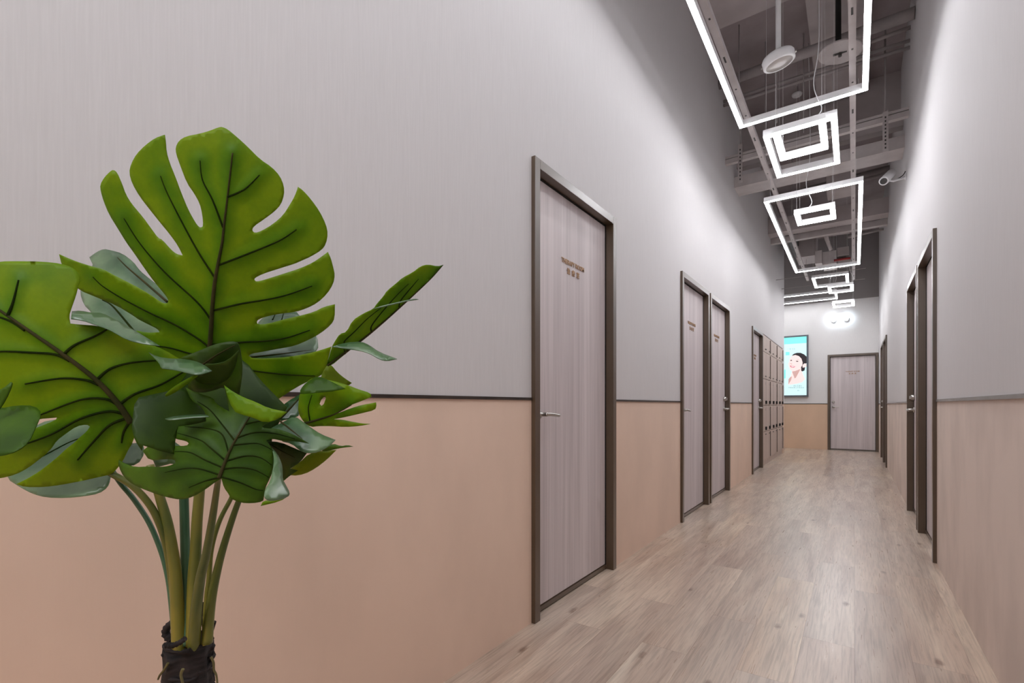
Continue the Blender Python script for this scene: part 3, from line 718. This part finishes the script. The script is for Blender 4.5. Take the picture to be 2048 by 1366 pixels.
def in_poly(x, y, P):
    c = False; n = len(P); j = n - 1
    for i in range(n):
        xi, yi = P[i]; xj, yj = P[j]
        if (yi > y) != (yj > y) and x < (xj - xi) * (y - yi) / (yj - yi) + xi: c = not c
        j = i
    return c
def seg_d(px, py, a, b):
    ax, ay = a; bx, by = b; dx, dy = bx - ax, by - ay; L = dx * dx + dy * dy
    t = 0 if L == 0 else max(0, min(1, ((px - ax) * dx + (py - ay) * dy) / L))
    return math.hypot(px - ax - t * dx, py - ay - t * dy)

plant = thing('monstera_plant', 'tall artificial monstera with split green leaves in front of the left wall', 'plant', (-0.69, 0.272, 0))

def smooth_outline(P, it=1):
    for _ in range(it):
        Q = []
        n = len(P)
        for i in range(n):
            a = P[i - 1]; b = P[i]; c = P[(i + 1) % n]
            v1 = (b[0] - a[0], b[1] - a[1]); v2 = (c[0] - b[0], c[1] - b[1])
            l1, l2 = math.hypot(*v1), math.hypot(*v2)
            cosang = (v1[0] * v2[0] + v1[1] * v2[1]) / (l1 * l2 + 1e-9)
            if cosang < 0.3: Q.append(b)
            else:
                Q.append((b[0] * 0.75 + a[0] * 0.25, b[1] * 0.75 + a[1] * 0.25)); Q.append((b[0] * 0.75 + c[0] * 0.25, b[1] * 0.75 + c[1] * 0.25))
        P = Q
    return P

def leaf(outline, m, z, gx=0.0, gy=0.0, bend=0.0, step=9, ribs=(), veins=(), holes=(), fold=0.0, label=None, ribw=8, veinw=4, wave=0.0):
    """an outline grown into a curved blade with its own distance, tilt (gx, gy), bend and thickness; ribs and veins are its sub-parts"""
    P = smooth_outline(list(outline))
    cx = sum(p[0] for p in P) / len(P); cy = sum(p[1] for p in P) / len(P)
    rib = ribs if ribs else None
    lines = [l for l in ([rib] if rib else []) + list(veins)]
    vl = [[(q.x, q.y) for q in spline([(a, b, 0) for a, b in l], 4)] for l in lines]
    def vd(x, y):
        d = 60.0
        for l in vl:
            for i in range(len(l) - 1): d = min(d, seg_d(x, y, l[i], l[i + 1]))
        return d
    def depth(x, y):
        dx, dy = (x - cx) / 100, (y - cy) / 100
        q = z + gx * dx + gy * dy + bend * (dx * dx + dy * dy) + wave * math.sin(dx * 4.1 + dy * 2.3) * 0.5
        if rib and fold:
            d = 1e9
            for i in range(len(vl[0]) - 1): d = min(d, seg_d(x, y, vl[0][i], vl[0][i + 1]))
            q += fold * min(d, 150) / 100
        if vl: q -= 0.0022 * math.exp(-(vd(x, y) / 13) ** 2) * (z / 0.6)
        return q
    pts = []; edges = []
    def add_loop(L):
        s = len(pts)
        # resample the loop
        R = []
        for i in range(len(L)):
            a, b = L[i], L[(i + 1) % len(L)]
            n = max(1, int(math.hypot(b[0] - a[0], b[1] - a[1]) / step))
            for k in range(n): R.append((a[0] + (b[0] - a[0]) * k / n, a[1] + (b[1] - a[1]) * k / n))
        pts.extend(R); edges.extend([(s + i, s + (i + 1) % len(R)) for i in range(len(R))])
    add_loop(P)
    for h in holes: add_loop(h)
    nb = len(pts)
    bd = list(pts)
    x0, x1 = min(p[0] for p in P), max(p[0] for p in P); y0, y1 = min(p[1] for p in P), max(p[1] for p in P)
    yy = y0; row = 0
    while yy < y1:
        xx = x0 + (step / 2 if row % 2 else 0)
        while xx < x1:
            if in_poly(xx, yy, P) and not any(in_poly(xx, yy, h) for h in holes):
                if min((xx - b[0]) ** 2 + (yy - b[1]) ** 2 for b in bd) > (step * 0.55) ** 2: pts.append((xx, yy))
            xx += step
        yy += step * 0.87; row += 1
    vs, es, fs, *_ = delaunay_2d_cdt([Vector(p) for p in pts], edges, [], 0, 0.0001)
    bm = B(); vl_ = bm.verts.layers.float.new('vein')
    bv = []
    for v in vs:
        q = bm.verts.new(at_depth(v.x, v.y, depth(v.x, v.y)) - plant.location)
        q[vl_] = min(vd(v.x, v.y) / 34, 1.0) if vl else 0.55
        bv.append(q)
    for f in fs:
        mx = sum(vs[i].x for i in f) / len(f); my = sum(vs[i].y for i in f) / len(f)
        if in_poly(mx, my, P) and not any(in_poly(mx, my, h) for h in holes):
            try: bm.faces.new([bv[i] for i in f])
            except ValueError: pass
    for v in [v for v in bm.verts if not v.link_faces]: bm.verts.remove(v)
    me = bpy.data.meshes.new('leaf')
    for f in bm.faces: f.smooth = True
    bmesh.ops.recalc_face_normals(bm, faces=bm.faces)
    bm.to_mesh(me); bm.free(); me.materials.append(m)
    o = bpy.data.objects.new('leaf', me); C.objects.link(o); o.parent = plant
    so = o.modifiers.new('thickness', 'SOLIDIFY'); so.thickness = 0.0008; so.offset = 0
    if label: o['label'] = label
    def rod(name, l, w0, w1, mt):
        S_ = spline([(a, b, 0) for a, b in l], 6); bm = B(); n = len(S_)
        pp = []; rr = []
        for i, q in enumerate(S_):
            wd = (w0 + (w1 - w0) * i / (n - 1)) / 2
            zz = depth(q.x, q.y); r_ = wd * zz / F
            pp.append(at_depth(q.x, q.y, zz - r_ * 0.35) - plant.location); rr.append(r_)
        tube(bm, pp, rr, 8); obj(name, bm, mt, o)
    if rib: rod('midrib', rib, ribw, ribw * 0.3, M_RIB)
    for l in veins: rod('vein', l, veinw, veinw * 0.45, M_VEIN)
    return o

L1 = [(445,254),(456,259),(474,274),(496,294),(520.5,319),(543.6,334),(560,352),(568,372),(568.4,389),(562,409),(549,423),(529,438),(507,453),(504,461),(509.6,466),(523,462),(547,447.6),(566.7,430),(580,409),(590,391.5),(596,373.5),(606,380.6),(621.6,398),(639,422),(652,448.6),(656,468),(652,488),(643.6,500),(621.6,513.4),(599.6,523),(591,527),(555.7,538),(525,548),(509.6,556),(508.5,560),(513,563.5),(529,559.5),(562,549),(599.6,537),(626,525),(643.6,513),(655.6,503.7),(662,517),(666.6,535),(670,550),(666.6,568),(654.5,587.6),(634.8,606),(612.8,617),(591,624),(562,627),(538,631.5),(518,638),(513,643.6),(516,649),(534,648),(566.7,639),(599.6,631.5),(628,624),(648,613.5),(670,608.5),(669.5,636),(663,649),(641,666.7),(619,678.8),(588.6,692),(555.7,697.4),(520.6,704),(503,707),(497.5,711.7),(505,716.8),(533.7,717),(577.7,714),(617,707),(643.6,699.6),(663,693),(657.8,713),(651,739),(642,752),(610,765),(574,786),(534.7,814),(515,801),(482,786),(452,762),(432,738),(418,716),
 (400,732),(370,742),(320,735),(270,718),(240,704),(236,690),(252,672),(269,660),(293,665.6),(319.6,664.5),(316,658),(297.7,649),(275.7,638),(271,633.7),(231.8,609.6),(192,594),(158,580),(140,560),(124,530),(118.7,508.5),(133,515),(155,524),(187.8,534),(205.4,538),(231.8,552.5),(267,570),(297.7,587.6),(319.6,603),(328,607),(336,606),(337,598.6),(328,586.5),(319.6,576.6),(302,554.7),(286.7,532.7),(267,504),(253.7,486),(236,457),(218.6,429),(207.6,402.5),(202,382.8),(200.6,369.6),(209.8,354),(220.8,343),(227,339.5),(234,345),(242.8,365),(251.5,389),(262.5,407),(286.7,435.5),(304,459.6),(316,476),(324,479),(341.6,499),(352.6,508),(365.8,511),(357,492.6),(341.6,470.6),(319.6,444),(302,422),(280,393.7),(264.7,367.4),(258.6,345.4),(262.5,327.9),(273.5,308),(291,290.5),(311,276),(329.5,269.7),(331.7,284),(332.8,303.7),(339,325.7),(350,352),(363.6,389),(376.7,420),(390,444),(397.6,454),(403,455),(406.8,452),(405,429),(399.8,407),(388.8,387),(374.5,367),(361,332),(352.6,308),(351.5,295),(358,281.7),(372,273),(400,267.5),(419.5,262),(437,255)]
leaf(L1, LG, 0.60, gx=0.006, gy=0.020, bend=0.002, step=8, ribw=9, veinw=4.2, fold=0.004,
     ribs=[(418, 714), (422, 660), (424, 623), (429, 568), (436, 528), (444, 487), (448, 451), (455, 394), (465, 306)],
     veins=[[(455, 394), (475, 386), (494, 375), (519, 350)], [(438, 530), (480, 514), (530, 494), (565, 478), (593, 459)], [(427, 621), (480, 608), (540, 598), (580, 588), (624, 572)],
            [(420, 690), (475, 685), (530, 682), (575, 675), (620, 660)], [(419, 712), (485, 737), (560, 748), (630, 752)],
            [(446, 455), (425, 400), (405, 360), (400, 321)], [(430, 556), (396, 503), (359, 435), (333, 383), (321, 352)], [(422, 640), (395, 605), (330, 545), (280, 487), (248, 437)],
            [(418, 695), (400, 680), (353, 651), (298, 625), (243, 596), (205, 572), (186, 554)], [(417, 714), (380, 707), (330, 694), (260, 689)]],
     label='largest leaf, upright with seven long splits')
L2 = [(-30,530),(0,523),(44,522.6),(88,523.7),(123,527.5),(145,535),(157,546),(161.4,557),(156,574.7),(151.5,592),(142.8,616.4),(138,632),(140.6,647),(158,649),(200,652),(245,668),(290,684),(330,700),(366,722),(385,765),(352,800),(310,825),(276,846),(266,885),(257,898),(246,922),(233,939),(222,948.6),(197.7,954),(162.5,962),(123,969.5),(88,974),(50.5,974),(33,968),(55,957),(77,944),(96.6,929),(118.6,911),(131.8,898),(149,885),(160,874),(173.5,863),(180,853),(173.5,848.7),(153.7,852),(132,867),(114,880.6),(103,897),(92,908),(77,920),(57,935.5),(33,948.6),(0,957),(-40,960),(-70,925),(0,882),(75,855),(112,840),(114,835),(75,838),(0,862),(-75,875),(-95,780),(-95,700),(-85,620),(-65,560)]
leaf(L2, LG, 0.545, gx=0.016, gy=0.008, bend=0.003, step=9, ribw=12, veinw=6,
     ribs=[(262, 846), (235, 806), (190, 758), (125, 708), (60, 663), (0, 621), (-40, 595)],
     veins=[[(15, 632), (26, 605), (37, 560)], [(128, 708), (150, 690), (195, 670), (216, 657)], [(193, 760), (220, 738), (260, 726), (312, 721)], [(240, 808), (270, 788), (320, 770), (366, 744)],
            [(50, 661), (20, 642), (-30, 625)], [(140, 722), (110, 709), (60, 705), (0, 703), (-50, 710)], [(198, 770), (170, 760), (120, 757), (50, 768)],
            [(236, 810), (210, 798), (160, 800), (80, 830)], [(248, 828), (215, 823), (160, 838), (100, 870), (30, 895)], [(255, 836), (220, 850), (190, 880), (155, 920)], [(258, 845), (247, 865), (243, 886)]],
     label='broad leaf cut by the left edge of the picture')
leaf([(13,957),(44,977),(66,988),(92,995),(132,996),(167,992.6),(197.7,987),(215,975),(221,960),(224,930),(226,900),(200,860),(170,843),(120,838),(80,845),(40,875),(10,920)], LS, 0.61, gy=-0.06, bend=0.004, veins=[[(30, 940), (90, 910), (150, 880), (200, 870)]], veinw=4, label='glossy grey-green leaf under the left one')
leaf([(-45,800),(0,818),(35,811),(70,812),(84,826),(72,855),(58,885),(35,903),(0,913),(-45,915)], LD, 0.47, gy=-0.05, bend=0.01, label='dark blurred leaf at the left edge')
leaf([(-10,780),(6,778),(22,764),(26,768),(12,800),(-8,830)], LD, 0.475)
leaf([(144,623),(161.5,621.7),(183,626),(205,626),(235,642),(267,660),(293,675.5),(319.6,692),(286.7,688.6),(253.7,680),(227,664.5),(214,658),(188,649),(166,641),(142,638)], LS, 0.535, gy=-0.09, gx=0.02, label='narrow grey-green leaf over the two big ones')
leaf([(179,515),(194,504),(208,498),(223,501),(245,507),(267,524),(278,539),(287,548),(320,574),(345,600),(340,640),(326,668),(293,674),(262,668),(230,650),(200,645),(181,623),(168,610),(160,585),(165,560),(188,534)], LS, 0.73, gy=-0.05, gx=-0.01, wave=0.01,
     ribs=[(335, 604), (290, 565), (255, 535), (235, 515)], veins=[[(290, 690), (262, 655), (225, 612), (205, 600)]], ribw=5, veinw=5, label='grey-green leaf behind the largest one')
leaf([(297.6,705),(315,714),(340,718),(364,718),(389,722),(408,729.6),(424,742),(413.6,746),(394,750.7),(378,747),(354,741),(332.7,738),(322,736.7),(318,726),(306,714)], LS, 0.50, gy=-0.10, bend=0.01, label='small pale curled leaf in the middle')
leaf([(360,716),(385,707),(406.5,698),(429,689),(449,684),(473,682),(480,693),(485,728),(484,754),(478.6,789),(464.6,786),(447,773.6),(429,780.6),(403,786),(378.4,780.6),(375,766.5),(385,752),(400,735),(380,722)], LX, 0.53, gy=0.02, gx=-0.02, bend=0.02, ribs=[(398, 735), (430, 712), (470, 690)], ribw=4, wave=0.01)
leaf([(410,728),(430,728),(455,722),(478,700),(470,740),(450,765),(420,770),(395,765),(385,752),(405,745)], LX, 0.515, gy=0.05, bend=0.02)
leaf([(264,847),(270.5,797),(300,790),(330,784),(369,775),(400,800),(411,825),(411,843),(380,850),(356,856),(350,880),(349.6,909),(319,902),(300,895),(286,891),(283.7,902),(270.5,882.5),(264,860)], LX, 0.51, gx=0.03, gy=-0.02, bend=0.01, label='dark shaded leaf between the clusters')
leaf([(330,838),(352,832),(395,829),(415,830),(418,834),(380,836),(340,841)], LS, 0.50, gy=-0.15)
leaf([(330,788),(352,770),(392,748),(396,752),(370,772),(345,788),(332,793)], LG, 0.50, gy=0.05, label='bright thin leaf edge')
leaf([(300,760),(350,735),(400,715),(450,705),(490,720),(520,760),(560,800),(575,815),(555,850),(540,890),(560,940),(520,960),(440,930),(400,870),(340,850),(290,820)], LX, 0.585, gy=-0.01, bend=0.006, label='dark filler leaf added behind the front ones')  # filler blade added for the dark, shaded middle of the plant
L10 = [(448.4,770.5),(457,777),(466,783.7),(490,796),(510.5,803.5),(537,816.6),(574,824),(556.6,838.6),(532.5,847),(523.7,854),(530,857),(552,857),(574,864),(596,873.7),(618,887),(591.8,882.5),(567.6,882.5),(543.5,877),(532.5,881),(548,902),(548,918),(545.7,939.6),(541,955),(530,977),(528,994.5),(526,1003),(504,1006.6),(482,1005.5),(460,996.7),(459,990),(448,975),(443,957),(431,964),(411,979),(387,993.4),(362.8,1000),(330,993.4),(303.5,984.7),(270.5,971.5),(248.6,955),(237.6,933),(237.6,920),(253,928.7),(270.5,934),(297,933),(321,934),(338.6,932),(351.8,926.5),(349.6,919),(330,918),(300,922),(286,902),(300,890),(330,886),(350,892),(374,892),(378,887),(374,882.5),(352,878),(335,872),(338,858),(356,853),(387,850),(413,843),(411,825),(400,812),(382.5,801),(371.6,775),(393.5,786),(427.6,796),(430,806),(450.6,819),(459,823)]
leaf(L10, LD, 0.50, gy=-0.015, gx=0.0, bend=0.008, step=8, ribw=8, veinw=3.6, fold=0.006,
     ribs=[(438, 956), (448, 929), (462, 896), (481, 863), (500, 832)],
     veins=[[(440, 950), (400, 938), (370, 937), (330, 945)], [(438, 955), (410, 962), (378, 975)], [(445, 935), (410, 920), (380, 905), (350, 903)], [(452, 922), (420, 895), (400, 880), (355, 866)], [(457, 905), (445, 870), (420, 858), (370, 853)], [(470, 882), (445, 850), (420, 820), (395, 803)],
            [(492, 848), (515, 843), (535, 841)], [(475, 875), (510, 865), (550, 867), (590, 878)], [(466, 890), (500, 887), (520, 888), (543, 899)], [(452, 922), (490, 912), (520, 915), (543, 930)], [(447, 938), (480, 935), (510, 940), (538, 955)], [(441, 953), (480, 965), (510, 978), (526, 981)]],
     label='low front leaf facing the viewer, dark with fine veins')
leaf([(448.4,770.5),(466,783.7),(490,796),(510.5,803.5),(537,816.6),(574,824),(556.6,838.6),(530,846),(505,835),(485,830),(466,822)], LG, 0.493, gy=-0.01, bend=0.004, label='bright green lobe above the low front leaf')
leaf([(541,893.5),(554,906.7),(563,926.5),(565,939.6),(565,959),(570,968),(579.7,986),(576,994.5),(554,1001),(537,1002),(528,994.5),(530,979),(541,961.6),(545.7,939.6),(548,922),(547,907)], LS, 0.485, gx=0.06, gy=-0.05, bend=0.02, label='silvery folded leaf tip')
leaf([(521.5,1012),(527,1001),(545,1002),(578.6,991),(560,1003)], LG, 0.49, gy=0.0)
leaf([(640,756),(654,728),(662,729),(675,745),(690,757),(704,766),(697,771),(660,785),(640,775)], LY, 0.60, gx=0.02)
L12 = [(697,770.5),(714.8,778),(741,786),(743,793.6),(723.6,802),(701.6,810),(679.6,822),(673,827.6),(701.6,816.6),(723.6,810),(752,804.6),(753,812),(750,820),(723.6,826.5),(690.6,834),(666.5,838.6),(686,839.7),(701.6,843),(723.6,847),(741,848),(719,852),(690.6,854),(662,852),(635.7,852),(622.5,854),(609,846),(596,825),(598,797),(600.6,786),(613.7,764),(627,755),(660,760)]
leaf(L12, LG, 0.575, gx=-0.01, gy=0.01, bend=0.01, ribs=[(608, 847), (640, 838), (670, 828), (703, 810)], veins=[[(620, 842), (617, 815), (624, 790)]], ribw=5, veinw=3.5,
     holes=[[(650, 791), (652, 797), (648, 808), (643, 812), (639, 808), (642, 800)]], label='right-hand leaf with a small oval hole and finger lobes')
leaf([(600.6,779),(613.7,764),(635.7,752),(657.7,760.6),(690.6,777.5),(657.7,783.7),(624.7,786),(600.6,788)], LD, 0.555, gy=-0.04)
leaf([(589.6,832),(609,846),(620,854),(642,869),(671,880),(657.7,893.5),(635.7,904.5),(616,907),(600.6,902),(583,887),(560,882),(543.5,856),(565,845)], LS, 0.55, gy=-0.05, bend=0.012, ribs=[(560, 842), (585, 862), (605, 878)], ribw=4, label='grey-green leaf pointing right at mid height')
leaf([(673,900),(653,920),(631,937),(609,948.4),(585,952),(570,945),(580.8,937.5),(600.6,924),(618,907),(646.7,901)], LY, 0.585, bend=0.01, label='yellow-green leaf at the lower right')
leaf([(640,900),(650,894),(666.5,887),(681.8,892.4),(695,890),(707,893),(684,895.7),(668.6,899),(650,903)], LD, 0.58)
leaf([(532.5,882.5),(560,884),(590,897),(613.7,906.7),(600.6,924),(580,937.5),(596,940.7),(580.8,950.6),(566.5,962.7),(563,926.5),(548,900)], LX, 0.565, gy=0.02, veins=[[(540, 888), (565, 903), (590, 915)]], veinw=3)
L18 = [(886.5,529.7),(876,533),(855.7,528.7),(841,532.8),(827,544),(804.5,556),(794,565.6),(773.7,582),(767.6,592),(753,608.6),(747,618),(726.6,627),(705,641),(693.8,664),(679.4,668),(669,684.5),(664,693.7),(653,731.6),(663,730.6),(681.5,715),(722.5,682.4),(763.5,647.6),(804.5,610.7),(825,593),(862,557.4),(880,536)]
leaf(L18, LG, 0.60, gx=0.05, gy=0.04, step=6, ribw=5, veinw=3.4,
     ribs=[(655, 731), (722, 681), (764, 646.5), (805, 610), (825, 592), (862, 557), (886, 530)],
     veins=[[(688.7, 690), (690, 681), (708, 664), (735, 637), (764, 614)], [(743, 664), (743, 652), (763, 625), (794, 590), (817, 567.6)], [(798, 614), (802, 600), (825, 572), (837, 558)], [(690, 708), (688, 698)]],
     label='slender leaf seen edge-on, pointing up to the right')
leaf([(664,693.7),(691.7,685.5),(722.5,683.4),(739,690.6),(759,705),(794,718),(773.7,722.4),(759,719),(739,707),(718,701),(691.7,697.8)], LS, 0.575, gy=-0.08, gx=0.02, step=6, label='pale curved blade under the slender leaf')
leaf([(745,618),(765,611),(790,605.5),(815,600),(830,597),(838,599),(815,602.5),(790,608.5),(765,615)], LS, 0.585, step=5)
leaf([(514,660),(518,640),(545,628),(592,622),(599,632),(612,640),(635,672),(637,703),(600,722),(540,722),(505,718),(494,710)], LS, 0.70, gy=-0.06, bend=0.006, wave=0.01, ribs=[(497, 715), (560, 708), (622, 700)], veins=[[(545, 640), (551, 628)], [(562, 645), (567, 627)]], ribw=4, veinw=3, label='grey-green leaf seen through the right splits')
leaf([(540,853),(556,820),(575,803),(602,788),(600,830),(588,836),(560,842)], LS, 0.66, gy=-0.05, ribs=[(545, 852), (575, 822), (602, 793)], ribw=7)
leaf([(345,880),(300,905),(312,935),(350,925),(372,938),(372,900)], LS, 0.64, gy=-0.04)
leaf([(235,905),(255,888),(285,885),(290,905),(275,930),(245,932)], LS, 0.62, gy=-0.06)

def stem(pts, w0, w1, z0, z1, m, label=None):
    """petiole: pixel path with a distance for top and bottom"""
    S_ = spline([(a, b, 0) for a, b in pts], 6); n = len(S_); pp = []; rr = []
    for i, q in enumerate(S_):
        k = i / (n - 1); zz = z0 + (z1 - z0) * k
        pp.append(at_depth(q.x, q.y, zz) - plant.location); rr.append((w0 + (w1 - w0) * k) / 2 * zz / F)
    bm = B(); tube(bm, pp, rr, 14); o = obj('stem', bm, m, plant)
    if label: o['label'] = label
stem([(215, 925), (240, 965), (268, 999), (299, 1047), (323, 1105), (336, 1156), (343, 1210), (350, 1290)], 9, 10, 0.63, 0.622, ST_T, 'thin teal-green stem curving left')
stem([(200, 935), (224, 948), (265, 972), (299, 1009), (319, 1047), (333, 1091), (343, 1150), (352, 1230)], 12, 15, 0.58, 0.622, ST_G)
stem([(300, 930), (319, 992), (336, 1053), (350, 1139), (355, 1224), (359, 1310)], 14, 27, 0.60, 0.622, ST_Y, 'thick olive and yellow stem')
stem([(366, 930), (368, 999), (370.5, 1105), (372, 1207), (374, 1290)], 16, 18, 0.64, 0.622, ST_T)
stem([(414, 730), (408, 850), (398.5, 989), (394, 1043), (391, 1105), (386, 1173), (384, 1290)], 17, 22, 0.625, 0.622, ST_Y, 'thick central stem with yellow middle')
stem([(438, 953), (434, 975), (425, 1036), (413, 1105), (401, 1156), (392, 1224), (388, 1300)], 9, 23, 0.503, 0.622, ST_G)
stem([(472, 975), (461, 999), (438.7, 1043), (423, 1098), (418, 1156), (413, 1200), (408, 1290)], 8, 10, 0.63, 0.622, ST_Y)
stem([(500, 950), (476, 1006), (452, 1077), (435, 1139), (422, 1207), (415, 1285)], 9, 19, 0.61, 0.622, ST_G)

def trunk():
    bm = B(); random.seed(3)
    top = at_depth(378, 1286, 0.632); px = top.x - plant.location.x; py = top.y - plant.location.y
    rings = []; seg = 40; n = 46
    for i in range(n):
        k = i / (n - 1); z = 0.30 + (top.z - 0.30) * k
        R = 0.0255 + 0.0015 * math.sin(k * 9) + 0.006 * (1 - k)
        ring = []
        for s in range(seg):
            a = 2 * PI * s / seg
            r = R * (1 + 0.09 * math.sin(4 * a + 1.3) + 0.05 * math.sin(9 * a + k * 6)) + random.uniform(-1, 1) * 0.0009 + 0.0004 * math.sin(z * 1300 + a * 5)
            ring.append(bm.verts.new((px + r * math.cos(a), py + r * math.sin(a), z + (0.006 * math.sin(3 * a + 2) if i > n - 4 else 0))))
        rings.append(ring)
    for i in range(n - 1):
        for s in range(seg):
            bm.faces.new((rings[i][s], rings[i][(s + 1) % seg], rings[i + 1][(s + 1) % seg], rings[i + 1][s])).smooth = True
    bm.faces.new(rings[-1]); bm.faces.new(rings[0][::-1])
    obj('trunk', bm, M_BARK, plant)
trunk()
random.seed(8)
tc_ = at_depth(378, 1286, 0.632) - plant.location
for i in range(16):
    z = tc_.z - 0.004 - i * 0.0085; a0 = random.uniform(0, 6.28); ln = random.uniform(2.0, 4.6); R_ = 0.0275
    pts = [(tc_.x + R_ * math.cos(a0 + ln * k / 14) * (1 + 0.05 * math.sin(k)), tc_.y + R_ * math.sin(a0 + ln * k / 14), z + 0.003 * math.sin(k * 0.8 + i) + 0.0006 * k) for k in range(15)]
    bm = B(); tube(bm, pts, [0.0022 * (0.6 + 0.4 * math.sin(k * 1.9 + i)) + 0.0006 for k in range(15)], 6); obj('bark_strand', bm, M_BARK, plant)
def pxtube(name, pts, w0, w1, z, m, twist=False):
    S_ = spline([(a, b, 0) for a, b in pts], 6); n = len(S_); pp = []; rr = []
    for i, q in enumerate(S_):
        k = i / (n - 1); pp.append(at_depth(q.x, q.y, z) - plant.location)
        rr.append((w0 + (w1 - w0) * k) / 2 * z / F * (1 + (0.18 * math.sin(i * 2.2) if twist else 0)))
    bm = B(); tube(bm, pp, rr, 10); obj(name, bm, m, plant)
pxtube('fibre_knot', [(333, 1290), (345, 1291), (360, 1285), (370, 1277)], 12, 9, 0.588, M_BARK, True)
pxtube('fibre_knot', [(345, 1245), (334, 1255), (332, 1268), (343, 1280)], 12, 16, 0.625, M_BARK, True)
pxtube('fibre_knot', [(418, 1275), (424, 1258), (428, 1243)], 7, 9, 0.63, M_BARK)
pxtube('fibre_knot', [(406, 1205), (408, 1240), (410, 1285)], 6, 12, 0.625, M_BARK, True)
pxtube('aerial_root', [(336, 1326), (328, 1340), (320, 1350), (316, 1359)], 5, 3.5, 0.60, M_ROOT)
pxtube('aerial_root', [(366, 1338), (362, 1350), (366, 1372), (362, 1400)], 6, 4, 0.575, M_ROOT)
pxtube('aerial_root', [(422, 1314), (427, 1325), (428, 1340), (433, 1352), (436, 1385)], 5, 3.5, 0.60, M_ROOT)
pxtube('aerial_root', [(424, 1335), (426, 1350), (429, 1362)], 5, 3.5, 0.605, M_BARK)

pc = at_depth(378, 1286, 0.632)
pot = thing('plant_pot', 'white floor pot that carries the artificial monstera', 'pot', (pc.x, pc.y, 0))
bm = B(); lathe(bm, [(0.11, 0.0), (0.12, 0.01), (0.155, 0.34), (0.16, 0.36), (0.148, 0.36), (0.142, 0.32), (0.02, 0.315)], 48); obj('pot_body', bm, M_WHITE, pot)
bm = B(); lathe(bm, [(0.14, 0.300), (0.141, 0.326), (0.02, 0.332)], 32); obj('soil', bm, M_BARK, pot)
